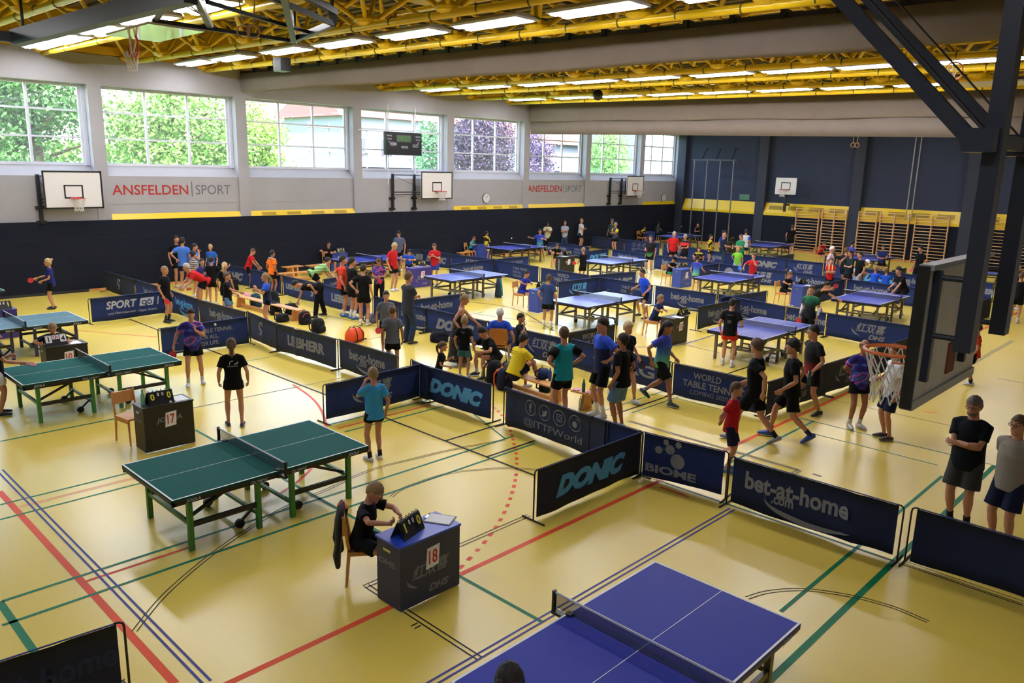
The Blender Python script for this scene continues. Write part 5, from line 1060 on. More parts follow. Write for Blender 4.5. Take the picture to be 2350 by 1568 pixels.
def hand(mb, w, d, n, s, side, curl=.5):
    """palm, four fingers and a thumb; w wrist, d along the hand, n out of the palm"""
    d = Vector(d).normalized(); n = Vector(n); n = (n-d*n.dot(d)); n = n.normalized() if n.length > 1e-3 else d.orthogonal().normalized(); a = d.cross(n)*side
    mb.tube([w-d*.012*s, w+d*.03*s, w+d*.07*s, w+d*.088*s], [(.026*s, .018*s), (.034*s, .016*s), (.038*s, .014*s), (.036*s, .011*s)], 8, left=a, round_=True)
    for k, (o, l) in enumerate(((.028, .068), (.010, .078), (-.009, .073), (-.026, .058))):
        p0 = w+d*.082*s+a*o*s; c = curl*(1+.12*k); p1 = p0+(d*math.cos(c*.5)+n*math.sin(c*.5))*l*.45*s; p2 = p1+(d*math.cos(c*1.5)+n*math.sin(c*1.5))*l*.33*s; p3 = p2+(d*math.cos(c*2.3)+n*math.sin(c*2.3))*l*.25*s
        mb.tube([p0, p1, p2, p3], [.0088*s, .0084*s, .0078*s, .0066*s], 6, round_=True)
    p0 = w+d*.025*s+a*.028*s; p1 = p0+(d*.6+a*.7+n*.25).normalized()*.036*s; p2 = p1+(d*.85+a*.25+n*.45).normalized()*.032*s; p3 = p2+(d*.8+n*.6).normalized()*.022*s
    mb.tube([p0, p1, p2, p3], [.0135*s, .0105*s, .0095*s, .0075*s], 6, round_=True)
def voxel(o, v, it=3):
    m = o.modifiers.new('r', 'REMESH'); m.mode = 'VOXEL'; m.voxel_size = v; m.use_smooth_shade = True
    q = o.modifiers.new('s', 'SMOOTH'); q.factor = .5; q.iterations = it; BAKE.append(o)
PEOPLE = []; ROOTS = {}
def person(label, loc, yaw, h, ps, top, bot, hair=('short', 'brown'), sk='f', shoe=(206, 206, 210), sock=None, over=None, sleeve=.55, legs=.62, stocky=1.0, female=False, extra=None, top2=None, glasses=False, slc=None, beard=False):
    p = dict(POSES[ps]); p.update(over or {})
    dist = math.hypot(loc[0], loc[1]); near = dist < 17; s = h/1.75; kid = max(0.0, min(1.0, (1.62-h)/.35)); hs = 1.0+.20*kid      # children: larger heads
    st = stocky*(1-.10*kid)*(.94 if female else 1)
    r = thing('person', label, 'person', (loc[0], loc[1], 0), yaw)
    V = lambda a: Vector(a)*s
    pel = V((p['px'], 0, p['hz'])); L = math.radians(p['lean']); tw = math.radians(p['twist'])
    up = Vector((math.sin(L), math.sin(math.radians(p['side'])), math.cos(L))).normalized(); left = Vector((-math.sin(tw), math.cos(tw), 0)); left = (left-up*left.dot(up)).normalized(); fwd = left.cross(up)
    hl = Vector((0, 1, 0))
    T = lambda f, l, u: pel+(fwd*f+left*l+up*u)*s
    sw = .5+.5*st; neck = T(-.005, 0, .525); shL, shR = T(-.005, .168*sw, .440), T(-.005, -.168*sw, .440)
    hipL, hipR = pel+V((0, .092, -.02)), pel+V((0, -.092, -.02))
    hu = (up*.5+Vector((0, 0, 1))*.6).normalized() if p['lean'] < 70 else (up*.85+Vector((.1, 0, .35))).normalized()
    q = math.radians(p['hp']); yw = math.radians(p['hy']); b_l = (left-hu*left.dot(hu)).normalized(); b_f = b_l.cross(hu)
    hf = b_f*math.cos(yw)+b_l*math.sin(yw); hL = (hu.cross(hf)).normalized(); hf2 = hf*math.cos(q)-hu*math.sin(q); hu2 = hf2.cross(hL)
    hs *= s*1.07; head = neck+hu*.066*s+hu2*.105*hs+hf2*.020*hs
    RH = Matrix((hf2, hL, hu2)).transposed(); HP = lambda f, l, u: head+RH @ (Vector((f, l, u))*hs)
    B = MB(); cfg = dict(n=12)
    # torso, neck, head with jaw, nose, ears and brow
    B.tube([T(0, 0, -.06), T(.01, 0, .1), T(.015, 0, .3), T(0, 0, .44), T(-.01, 0, .52)], [(.115*s*st, .08*s), (.11*s*st, .075*s*st), (.125*s*st, .085*s*st), (.115*s*st, .07*s), (.06*s, .052*s)], 14, left=left, round_=True)
    B.tube([T(-.01, 0, .47), neck, HP(-.015, 0, -.05)], [.066*s, .056*s*st, .053*s], 12)
    B.ball(head, (.096*hs, .077*hs, .108*hs), 16, 12, RH); B.ball(HP(.026, 0, -.062), (.07*hs, .056*hs, .062*hs), 14, 10, RH); B.ball(HP(.075, 0, -.105), (.026*hs, .03*hs, .018*hs), 10, 6, RH)
    B.tube([HP(.088, 0, .012), HP(.106, 0, -.02), HP(.116, 0, -.032)], [.011*hs, .013*hs, .015*hs], 8, round_=True)
    for k in (-1, 1): B.ball(HP(-.006, k*.078, -.016), (.019*hs, .01*hs, .032*hs), 8, 6, RH); B.ball(HP(.07, k*.032, .03), (.02*hs, .03*hs, .01*hs), 8, 6, RH); B.tube([shR if k < 0 else shL, T(0, k*.08*st, .455)], [.040*s, .042*s], 10)
    # arms
    res = {}; HM = MB()
    for nm, sh, wk, ek, hk, sd in (('L', shL, 'lw', 'le', 'lh', 1), ('R', shR, 'rw', 're', 'rh', -1)):
        tgt = V(p[wk]); el, wr = ik(sh, tgt, .285*s, .255*s, V(p[ek])); fd = (wr-el).normalized()
        am = st*.5+.5
        B.tube([sh.lerp(el, .06), sh.lerp(el, .45), el, el.lerp(wr, .35), wr], [.043*s*am, .046*s*am, .038*s*am, .039*s*am, .026*s], 10, round_=True)
        d = Vector(p[hk]).normalized() if p[hk] else (fd*.9+Vector((.1, 0, -.1))).normalized()
        n = (Vector((0, -sd, 0))-d*Vector((0, -sd, 0)).dot(d)) if abs(d.y) < .8 else Vector((-1, 0, 0)); 
        hand(HM, wr, d, n, s*1.02, sd, .55); res[nm] = (wr, d, n, el, sh)
    # legs
    for nm, hp_, fk, kk in (('L', hipL, 'lf', 'lk'), ('R', hipR, 'rf', 'rk')):
        kn, an = ik(hp_, V(p[fk]), .435*s, .42*s, V(p[kk])); am = st*.6+.4
        B.tube([hp_, hp_.lerp(kn, .4), kn, kn.lerp(an, .32), kn.lerp(an, .75), an], [.078*s*am, .072*s*am, .052*s*am, .055*s*am, .035*s, .033*s], 12, round_=True); res['k'+nm] = (hp_, kn, an)
    bo = B.build('body', skin(sk), r, smooth=True); voxel(bo, (.0085 if dist < 9.5 else .011 if near else .017 if dist < 30 else .024)*max(s, .8)); HANDS.append((bo, HM))
    vx = (.011 if dist < 9.5 else .014 if near else .02 if dist < 30 else .026)
    # upper clothing
    C = MB(); e = .02*s; wl = .155 if not female else .14
    if top is not None:
        hem = -.13 if p['hz'] > .6 else -.07
        C.tube([T(0, 0, hem), T(.005, 0, .0), T(.012, 0, .14), T(.016, 0, .3), T(-.002, 0, .43), T(-.01, 0, .505)], [(.166*s*st+e, .130*s*st+e), (.158*s*st+e, .120*s*st+e), (wl*s*st+e, .108*s*st+e), (.156*s*st+e, .112*s*st+e), (.146*s*sw+e, .092*s*st+e), (.066*s+e, .058*s+e)], 18, left=left)
        if female: C.ball(T(.095, .06, .30), .062*s, 10, 8); C.ball(T(.095, -.06, .30), .062*s, 10, 8)
        if stocky > 1.12: C.ball(T(.07, 0, .08), (.10*s*st, .13*s*st, .13*s), 14, 10)
        for nm, k in (('L', 1), ('R', -1)):
            wr, d, n, el, sh = res[nm]; en = sh.lerp(el, min(sleeve/.55*.62, 1.0)) if sleeve <= .9 else el
            pts = [T(-.005, k*.06, .476), T(-.005, k*.115*sw, .455), sh-up*.004*s, sh.lerp(en, .5), en]; rr = [.052*s+e*.4, .056*s+e*.5, .057*s+e*.6, .058*s+e*.6, .060*s+e*.8]
            if sleeve > .9: pts.append(el.lerp(wr, .92)); rr.append(.036*s+e*.6)
            C.tube(pts, rr, 12)
            if slc:
                e0, e1 = (sh.lerp(en, .12), en+(en-sh)*.02) if len(slc) < 4 else (el.lerp(wr, -.12), el.lerp(wr, .92))
                MB().tube([e0-(e1-e0)*.1, e0.lerp(e1, .5), e1], [.064*s+e*.9, .066*s+e*.9, .064*s+e*1.1] if len(slc) < 4 else [.046*s, .044*s, .034*s], 14).build('sleeve', cloth(slc[:3]), r, smooth=True)
        so = C.build('shirt', clothm(top), r, smooth=True); voxel(so, vx*max(s, .8), 2)
    if female == 'dress':
        D = MB(); D.tube([T(0, 0, .30), T(0, 0, .05), pel+V((0, 0, -.25)), pel+V((.04, 0, -.6)), Vector((pel.x+.05*s, 0, .12))], [(.15*s, .12*s), (.17*s, .14*s), (.2*s, .2*s), (.27*s, .27*s), (.32*s, .32*s)], 18, left=hl); D.tube([T(0, .07, .3), T(-.01, .07, .5)], .025*s, 8); D.tube([T(0, -.07, .3), T(-.01, -.07, .5)], .025*s, 8)
        do = D.build('dress', clothm(bot), r, smooth=True); voxel(do, vx, 2)
    else:
        S = MB(); S.tube([pel+V((0, 0, .06)) if p['hz'] > .6 else T(0, 0, .06), pel+V((0, 0, -.03)), pel+V((0, 0, -.08))], [(.138*s*st+e*.6, .100*s*st+e*.6), (.150*s*st+e*.6, .112*s*st+e*.6), (.145*s*st+e*.6, .108*s*st+e*.6)], 16, left=hl if p['hz'] > .6 else left, round_=True)
        for nm, y in (('L', 1), ('R', -1)):
            h0, kn, an = res['k'+nm]
            if legs <= 1: S.tube([h0+V((0, 0, .02)), h0.lerp(kn, legs*.5), h0.lerp(kn, legs)], [(.082*s*st+e*.7), .083*s*st+e*.8, .085*s*st+e*1.1], 14)
            else: S.tube([h0+V((0, 0, .02)), h0.lerp(kn, .5), kn, kn.lerp(an, .5), kn.lerp(an, .98)], [.082*s*st+e*.7, .080*s*st+e*.7, .060*s*st+e, .056*s*st+e, .05*s+e*1.2], 14)
        so = S.build('trousers' if legs > 1 else 'shorts', clothm(bot), r, smooth=True); voxel(so, vx*max(s, .8), 2)
    # shoes and socks
    for nm, fa in (('L', p['fl']), ('R', p['fr'])):
        h0, kn, an = res['k'+nm]; a = math.radians(fa); fd = Vector((math.cos(a), (.16 if nm == 'L' else -.16), math.sin(a))).normalized()
        if p['hz'] < .3 and ps == 'kneel': fd = Vector((-1, 0, -.1)).normalized()
        dn = Vector((0, 0, -1)); dn = (dn-fd*dn.dot(fd)).normalized(); heel = an+dn*.042*s-fd*.045*s
        sho = MB(); sho.tube([heel-dn*.006*s, heel+fd*.07*s-dn*.014*s, heel+fd*.15*s-dn*.008*s, heel+fd*.225*s+dn*.002*s], [(.036*s, .036*s), (.042*s, .046*s), (.048*s, .034*s), (.036*s, .022*s)], 10, left=fd.cross(dn), round_=True)
        so = sho.build('shoe', mat('shoe_%d_%d_%d' % shoe, shoe, .5), r, smooth=True)
        if near: MB().tube([heel+dn*.03*s-fd*.01*s, heel+fd*.12*s+dn*.028*s, heel+fd*.23*s+dn*.02*s], [(.04*s, .012*s), (.05*s, .012*s), (.04*s, .01*s)], 10, left=fd.cross(dn), round_=True).build('sole', mat('shoe_sole', (190, 188, 184), .6), so, smooth=True)
        if sock:
            u_ = (kn-an).normalized(); MB().tube([an-u_*.02*s, an+u_*.05*s, an+u_*(.05+sock[1])*s], [.040*s, .040*s, .043*s], 10).build('sock', mat('sock_%d_%d_%d' % sock[0], sock[0], .9), r, smooth=True)
    # hair, cap, eyes, mouth
    kind, hc = hair
    if kind != 'bald':
        W = MB(); n, m = (28, 20) if near else (18, 12); rn = np.random.default_rng(int(abs(loc[0]*911+loc[1]*77)) % 9999); ph = rn.random(6)*6; vs = []
        thick = {'curly': .032, 'short': .016, 'fringe': .010, 'crop': .007, 'cap': .010}.get(kind, .018)
        for i in range(m+1):
            th = math.pi*i/m
            for j in range(n):
                f_ = 2*math.pi*j/n; dx, dy, dz = math.sin(th)*math.cos(f_), math.sin(th)*math.sin(f_), math.cos(th)
                hl_ = -.12+.05*math.sin(9*f_+ph[5])+.03*math.sin(17*f_+ph[0])+.52*dx-(.22 if kind in ('long', 'pony', 'bun') else 0)*max(0, -dx)-.5*max(0, -dx-.3)
                k = smoothstep(hl_-.12, hl_+.10, dz)
                if kind == 'fringe': k *= 1-smoothstep(.25, .5, dz)
                wv = thick*(.75+.25*math.sin(7*f_+ph[0]+3*dz)*math.sin(5*th+ph[1]))+(.016*math.sin(13*f_+ph[2])*math.sin(11*th+ph[3]) if kind == 'curly' else .004*math.sin(17*f_+ph[4]+9*th))
                R_ = .88+k*(.15+wv*9*.8*(.6+.4*max(dz, 0))+(rn.random()*.035 if kind != 'crop' else .0)); vs.append(HP(.096*dx*R_-.004, .079*dy*R_, .108*dz*R_))
        W.v = [tuple(v) for v in vs]; W.f = [(i*n+j, (i+1)*n+j, (i+1)*n+(j+1) % n, i*n+(j+1) % n) for i in range(m) for j in range(n)]
        if kind == 'long': W.tube([HP(-.06, 0, .03), HP(-.085, 0, -.1), HP(-.09, 0, -.2), HP(-.09, 0, -.30)], [(.085*hs, .05*hs), (.095*hs, .045*hs), (.09*hs, .035*hs), (.06*hs, .02*hs)], 14, left=hL, round_=True)
        if kind == 'pony':
            b0 = HP(-.105, 0, .03); W.tube([HP(-.08, 0, .03), b0, b0+RH @ Vector((-.035, 0, -.02))*hs+Vector((0, 0, -.04))*hs, b0+RH @ Vector((-.03, 0, 0))*hs+Vector((0, 0, -.15))*hs, b0+Vector((0, 0, -.25))*hs], [.02*hs, .024*hs, .032*hs, .028*hs, .012*hs], 10, round_=True)
        if kind == 'bun': W.ball(HP(-.10, 0, .075), .042*hs, 12, 8)
        ho = W.build('hair', hairm(hc) if kind != 'cap' else hairm('dark'), r, smooth=True)
        if kind == 'cap':
            K = MB(); K.v = []; n, m = 20, 8
            for i in range(m+1):
                th = math.pi*.52*i/m
                for j in range(n): f_ = 2*math.pi*j/n; K.v.append(tuple(HP(.108*math.sin(th)*math.cos(f_)-.004, .092*math.sin(th)*math.sin(f_), .015+.112*math.cos(th))))
            K.f = [(i*n+j, (i+1)*n+j, (i+1)*n+(j+1) % n, i*n+(j+1) % n) for i in range(m) for j in range(n)]
            br = []
            for j in range(9): a = math.radians(-60+15*j); br += [HP(.104*math.cos(a), .09*math.sin(a), .02), HP(.104*math.cos(a)+.075*math.cos(a*.8), .085*math.sin(a), .004)]
            K.add(br, [(2*j, 2*j+1, 2*j+3, 2*j+2) for j in range(8)]); K.build('cap', cloth(hc) if isinstance(hc, tuple) else hairm(hc), r, smooth=True)
    if dist < 22:
        for k in (-1, 1):
            eo = MB().ball(HP(.0835, k*.031, .006), (.012*hs, .0135*hs, .0085*hs), 10, 8, RH).build('eye', mat('eye_white', (206, 198, 192), .3), r, smooth=True); MB().ball(HP(.0925, k*.031, .006), (.0045*hs, .0065*hs, .0065*hs), 8, 6, RH).build('iris', mat('eye_dark', (34, 26, 22), .2), eo, smooth=True)
            MB().tube([HP(.091, k*.015, .030), HP(.088, k*.034, .036), HP(.074, k*.05, .03)], .004*hs, 6, round_=True).build('eyebrow', hairm(hc if isinstance(hc, str) and kind != 'cap' else 'dark'), r, smooth=True)
        MB().tube([HP(.082, .022, -.073), HP(.094, .0, -.071), HP(.082, -.022, -.073)], .0048*hs, 6, round_=True).build('mouth', mat('lips', (160, 92, 84), .5), r, smooth=True)
        if beard:
            bd_ = MB().ball(HP(.034, 0, -.082), (.068*hs, .058*hs, .046*hs), 14, 10, RH).build('beard', hairm(hc), r, smooth=True)
        if glasses:
            g = MB()
            for k in (-1, 1): g.v += []; c_ = HP(.106, k*.032, .004); g.tube([c_+RH @ (Vector((0, .021*math.cos(a*.5236), .015*math.sin(a*.5236)))*hs) for a in range(13)], .0028*hs, 5); g.tube([HP(.106, k*.054, .008), HP(.0, k*.084, .008)], .0025*hs, 5)
            g.tube([HP(.106, -.01, .008), HP(.106, .01, .008)], .0025*hs, 5); g.build('glasses', M_black, r)
    MW = Matrix.Translation((loc[0], loc[1], 0)) @ Matrix.Rotation(yaw, 4, 'Z')
    out = {k: (MW @ res[k][0], MW.to_3x3() @ res[k][1], MW.to_3x3() @ res[k][2]) for k in 'LR'}
    out.update(MW=MW, root=r, T=T, s=s, st=st, left=left, up=up, fwd=fwd, HP=HP, head=head, neck=neck, hs=hs); PEOPLE.append(out); ROOTS[label] = out; return out
def chest_text(o, s, u, wd, m, back=True, dz=.0):
    """print on the back or chest of a shirt"""
    t = MB()
    if s: write(t, s, 0, 0, w=wd, h=wd*.16 if len(s) > 3 else wd*.8)
    T = o['T']; k = -1 if back else 1
    V_ = []
    for a, b, c in t.v:
        f = .125*o['st']+.02 - .35*a*a/(.16) ; V_.append(T(k*f, (-a if back else a)*(1 if back else -1)*(1 if back else 1), u+c))
    t.v = [tuple(v) for v in V_]; return t.build('shirt_print', m, o['root'])
def face_yaw(x, y, phi): return math.atan2(y, x)+math.pi+math.radians(phi)
def P(label, head, foot=None, h=None, phi=0, ps='stand', top=BLK, bot=BLK, hair=('short', 'brown'), hz=None, **k):
    """head, foot: where the crown and the ground point between the feet are seen"""
    if foot is not None:
        x, y = ground(*foot)
        if h is None:
            lo, hi = .8, 2.1
            for _ in range(30):
                m = (lo+hi)/2
                if to_photo(x, y, m)[1] > head[1]: lo = m
                else: hi = m
            h = min(max(lo, 1.2), 1.9)
    else: x, y = ground(*head, hz if hz else h)
    return person(label, (x, y), face_yaw(x, y, phi), h, ps, top, bot, hair, **k)
def crown(ps, over, h, stocky=1.0):
    """where the top of the head is, in the person's own frame"""
    p = dict(POSES[ps]); p.update(over or {}); s = h/1.75; kid = max(0.0, min(1.0, (1.62-h)/.35)); hs = (1+.20*kid)*s*1.07
    L = math.radians(p['lean']); up = Vector((math.sin(L), math.sin(math.radians(p['side'])), math.cos(L))).normalized(); tw = math.radians(p['twist'])
    left = Vector((-math.sin(tw), math.cos(tw), 0)); left = (left-up*left.dot(up)).normalized(); fwd = left.cross(up)
    pel = Vector((p['px'], 0, p['hz']))*s; neck = pel+(fwd*-.005+up*.525)*s
    hu = (up*.5+Vector((0, 0, 1))*.6).normalized() if p['lean'] < 70 else (up*.85+Vector((.1, 0, .35))).normalized()
    q = math.radians(p['hp']); yw = math.radians(p['hy']); b_l = (left-hu*left.dot(hu)).normalized(); b_f = b_l.cross(hu)
    hf = b_f*math.cos(yw)+b_l*math.sin(yw); hL = hu.cross(hf).normalized(); hf2 = hf*math.cos(q)-hu*math.sin(q); hu2 = hf2.cross(hL)
    c = neck+hu*.066*s+hu2*.105*hs+hf2*.020*hs
    return c+(hu2*.12 if p['lean'] < 60 else Vector((0, 0, .11)))*hs
def P(label, head, foot=None, h=None, phi=0, ps='stand', top=BLK, bot=BLK, hair=('short', 'brown'), seat=None, over=None, **k):
    over = dict(over or {})
    if foot is not None:
        x, y = ground(*foot)
        if h is None:
            lo, hi = .8, 2.1
            for _ in range(30):
                m = (lo+hi)/2
                if to_photo(x, y, m)[1] > head[1]: lo = m
                else: hi = m
            h = min(max(lo, 1.2), 1.9)
    else:
        if h is None: h = 1.7
        if seat is not None: over['hz'] = (seat+.09)/(h/1.75)
        c = crown(ps, over, h); gx, gy = ground(*head, c.z); x, y = gx, gy
        for _ in range(3):
            a = face_yaw(x, y, phi); x = gx-(c.x*math.cos(a)-c.y*math.sin(a)); y = gy-(c.x*math.sin(a)+c.y*math.cos(a))
    if y > WY-.42: x, y = x*(WY-.42)/y, WY-.42
    x = min(x, FX-.8)
    return person(label, (x, y), face_yaw(x, y, phi), h, ps, top, bot, hair, over=over, **k)
def hold_bat(o, hand_, label, c=(196, 40, 44), d=None, face=None):
    w, dd, n = o[hand_]; dd = Vector(d) if d is not None else dd; s = o['s']
    bat(label, w+o[hand_][1]*.07*s+n*.02*s, dd, face if face is not None else (-w.x, -w.y, EYE-w.z), c)
SW = ((210, 208, 208), .06); SB = ((24, 24, 28), .05); SLW = ((212, 210, 208), .14); SLB = ((24, 24, 28), .12)
B_SHOE, D_SHOE = (206, 206, 210), (28, 30, 36)
toward = lambda o: None
# --- around the green tables
o = P('boy in black with grey collar, sitting at desk 18 turning the score cards', (873, 1109), None, 1.50, 66, 'umpire', BLK, BLK, ('crop', 'fair'), seat=.45, over=dict(lean=14, lw=(.52, .04, 1.00), rw=(.50, -.26, 1.00))); UMP = o; print('UMP', o['root'].location, o['root'].rotation_euler.z)
o = P('small boy in light blue shirt standing with his hand at his mouth', (862, 845), (861, 1056), None, 205, 'chinL', (58, 146, 200), BLK, ('crop', 'fair'), shoe=B_SHOE, sock=SB, legs=.35)
o = P('girl in black with a brown ponytail, seen from behind at desk 17', (535, 778), (541, 979), None, 180, 'relax', BLK, BLK, ('pony', 'brown'), shoe=D_SHOE, female=True, legs=.32)
g = MB().ring((0, 0, 0), .05, .008, 14, 4, axis='Y', a0=1.2, a1=3.6); g.ring((.055, 0, .035), .045, .011, 12, 4, axis='Y', a0=4.2, a1=6.2)
def back_mark(o, mb, u, m):
    T = o['T']; mb.v = [tuple(T(-(.128*o['st']+.022-.5*a*a), -a, u+c)) for a, b, c in mb.v]; mb.build('shirt_print', m, o['root'])
back_mark(o, g.box((-.09, -.002, -.06), (.1, .002, -.045)), .36, M_printw)
o = P('boy in purple and blue shirt tossing the ball before the TABLE TENNIS barrier', (433, 706), (448, 883), None, 2, 'serve', 'splash', BLK, ('short', 'dark'), shoe=B_SHOE, sock=SW, legs=.55, over=dict(lw=(.3, .06, 1.30)))
hold_bat(o, 'L' if False else 'R', 'red bat hanging in the hand of the serving boy', d=None)
o = P('blond boy in black and white shorts cut off by the left edge', (7, 759), (3, 953), None, 88, 'batfront', BLK, (206, 200, 194), ('crop', 'blond'), shoe=D_SHOE, over=dict(lw=(.26, .14, 1.18)))
hold_bat(o, 'R', 'dark red bat held out by the blond boy at the left edge', (120, 24, 40), face=(-.2, -.3, 1))
P('boy in navy sitting behind the 1 to 4 score board', (120, 743), None, 1.5, 5, 'umpire', NVY, BLK, ('short', 'fair'), seat=.45, over=dict(lw=(.27, .14, .9), rw=(.27, -.2, .9)))
o = P('girl in navy shirt with blond bun and red bat before the dark wall', (115, 594), (124, 709), None, -98, 'batfront', (34, 40, 104), BLK, ('bun', 'blond'), shoe=D_SHOE, female=True)
hold_bat(o, 'R', 'red bat held out by the girl before the dark wall')
o = P('boy in black with lime cuffs and red bat behind the SPORT barrier', (379, 611), (384, 740), None, 62, 'stand', BLK, BLK, ('short', 'fair'), shoe=D_SHOE, sock=SLB, legs=.66)
hold_bat(o, 'R', 'red bat in the lowered hand of the boy behind the SPORT barrier')
P('grey haired man in red and black bending over the barrier', (424, 604), None, 1.74, -78, 'leanover', RED, BLK, ('short', 'grey'), over=dict(lean=58), stocky=1.05)
P('man in black with glasses against the dark wall, behind the blue shirt', (417, 540), (411, 659), None, 25, 'stand', BLK, BLK, ('crop', 'dark'), glasses=True)
P('man in blue polo seen from behind with one hand on his hip', (431, 541), (425, 666), None, 160, 'backkimbo', (72, 116, 200), NVY, ('short', 'dark'), shoe=(190, 60, 60), sock=SW)
P('man in bright blue shirt holding his hand to his face', (446, 558), None, 1.72, 70, 'chin', (60, 140, 232), NVY, ('short', 'dark'))
P('woman in striped top with a dark bun', (444, 576), None, 1.56, 120, 'stand', 'bwstripe', NVY, ('bun', 'dark'), female=True)
P('boy in red and blue football shirt beside the bending man', (463, 593), None, 1.42, 22, 'stand', 'barca', NVY, ('short', 'dark'))
P('boy in black stretching his arm out sideways', (484, 588), None, 1.56, 170, 'stand', BLK, BLK, ('short', 'dark'), over=dict(rw=(.16, -.54, 1.36), re=(0, -.2, -1)))
P('blond boy in blue shirt close to the dark wall', (482, 560), None, 1.5, -25, 'stand', (44, 94, 180), NVY, ('short', 'blond'))
P('blond woman in black with a ponytail, beside the boy stretching his arm', (515, 601), None, 1.6, 158, 'stand', BLK, BLK, ('pony', 'blond'), female=True)
o = P('boy in black and jean shorts holding out a pink bat', (521, 624), None, 1.5, 68, 'batfront', BLK, 'jeans', ('short', 'brown'), over=dict(rw=(.46, -.05, 1.12)))
hold_bat(o, 'R', 'pink bat held out by the boy in jean shorts', (214, 130, 168), face=(-.3, -.4, 1))
P('girl in blue and black shirt with raised fists and long fair ponytail', (608, 626), None, 1.58, -82, 'fists', 'bluetone', BLK, ('pony', 'fair'), female=True, legs=.3)
P('boy in red shirt and black shorts leaning at the window wall', (583, 576), (575, 661), 1.5, 75, 'press', RED, BLK, ('crop', 'brown'), over=dict(lean=18))
o = P('boy in orange shirt with a grey towel over his shoulders', (622, 575), (627, 676), None, 128, 'stand', (232, 112, 30), BLK, ('short', 'dark'), sk='t')
MB().tube([o['T'](.12, .11, .36), o['T'](.06, .12, .50), o['T'](-.09, .05, .52), o['T'](-.1, -.05, .52), o['T'](.05, -.12, .5), o['T'](.12, -.11, .30)], [(.02, .045)]*6, 8).build('towel', mat('grey_towel', (178, 178, 180), .9), o['root'], smooth=True)
P('man in black with a white headband bending down to a bag', (672, 644), (731, 728), 1.74, -88, 'bendlow', BLK, BLK, ('short', 'dark'), legs=2, shoe=D_SHOE, over=dict(hz=.93, lean=84, px=-.05, rw=(.66, -.1, .30), lw=(.1, .3, .86), le=(0, 1, 1)))
P('man in green striped shirt bending down beside the blue table', (752, 590), None, 1.76, 110, 'bend', 'limestripe', BLK, ('short', 'dark'), stocky=1.08, over=dict(lean=66))
P('youth in black keeping score at the dark wall, far left court', (754, 552), None, 1.66, 20, 'umpire', BLK, BLK, ('short', 'dark'), seat=.45, over=dict(hp=0, lean=4))
P('boy in orange red shirt and black shorts with a hand on his hip', (794, 586), (787, 727), None, 96, 'backkimbo', (206, 62, 40), BLK, ('short', 'dark'), shoe=(50, 110, 190), sock=SW)
P('tall boy in black with long socks, between the other two', (818, 590), (808, 733), None, 118, 'hold', BLK, BLK, ('short', 'dark'), shoe=(60, 110, 190), sock=SLW)
P('boy in black with hands on hips and white shoes, seen from behind', (837, 607), (835, 748), None, 160, 'backkimbo', BLK, BLK, ('short', 'dark'), sock=SW, legs=.55)
o = P('boy in dark shirt with pink slashes looking down at his bat', (868, 593), None, 1.62, -12, 'hold', 'splash2', BLK, ('short', 'brown'), sk='t', legs=2, over=dict(hp=24))
hold_bat(o, 'L', 'red bat held low by the boy in the slashed shirt', d=(.2, -.2, -1))
P('blond boy in red shirt looking down beside desk 12', (914, 555), (902, 668), None, 52, 'stand', RED, BLK, ('short', 'blond'), over=dict(hp=26))
P('tall youth in grey shirt looking down behind the violet desk', (914, 530), None, 1.8, -15, 'stand', (88, 96, 116), BLK, ('short', 'dark'), over=dict(hp=24))
o = P('boy in grey shirt facing the camera with a red bat', (886, 667), None, 1.58, 6, 'stand', GRY, BLK, ('short', 'dark'))
hold_bat(o, 'R', 'red bat hanging in the hand of the boy in grey')
P('boy in grey shirt with crew cut, seen from behind', (900, 700), None, 1.56, 178, 'stand', GRY, BLK, ('crop', 'brown'), sk='t')
P('man in dark grey shirt and jeans with folded arms', (924, 624), (936, 789), None, 128, 'crossed', (52, 54, 64), 'dkjeans', ('short', 'brown'), legs=2, shoe=(50, 50, 56))
P('boy in blue and white shirt keeping score at desk 12', (940, 573), None, 1.52, 8, 'umpire', (40, 82, 196), BLK, ('short', 'dark'), seat=.45)
P('boy in red shirt and blue shorts looking at his phone', (990, 557), (998, 655), None, -20, 'phone', RED, (40, 66, 156), ('short', 'brown'), shoe=D_SHOE)
P('child in turquoise sitting by the window wall', (1090, 537), None, 1.4, 70, 'umpire', (50, 150, 170), BLK, ('short', 'brown'), seat=.45)
P('player in black and yellow with beige shorts at the window wall table', (1120, 531), (1115, 595), None, 140, 'hold', 'yellowblk', (206, 178, 136), ('crop', 'dark'), legs=.9)
P('player in blue to green shirt swinging at the window wall table', (1232, 521), (1238, 597), None, -5, 'swing', 'bluegreen', (44, 84, 150), ('short', 'dark'), shoe=(170, 200, 220))
P('man in cream shirt at the dark wall holding a phone', (1257, 505), None, 1.74, -8, 'phone', (200, 196, 160), BLK, ('short', 'dark'), sk='d', legs=2)
P('man in pale grey shirt and jeans with folded arms at the dark wall', (1297, 506), None, 1.74, -6, 'crossed', (160, 164, 178), 'dkjeans', ('crop', 'brown'), legs=2)
P('tall man in white shirt and dark shorts with folded arms', (1335, 498), None, 1.82, 62, 'crossed', (196, 196, 202), NVY, ('crop', 'fair'))
P('child in black sitting behind desk 7', (1280, 560), None, 1.42, 10, 'umpire', BLK, BLK, ('short', 'brown'), seat=.45)
o = P('boy in black with a red bat at desk 7', (1339, 567), None, 1.5, -150, 'batfront', BLK, BLK, ('crop', 'fair'))
hold_bat(o, 'L', 'red bat of the boy in black beside desk 7', d=(-.55, .8, 0))
P('man in a grey cap behind the man with folded arms', (1405, 502), None, 1.78, -25, 'stand', (60, 78, 80), BLK, ('cap', (90, 92, 104)))
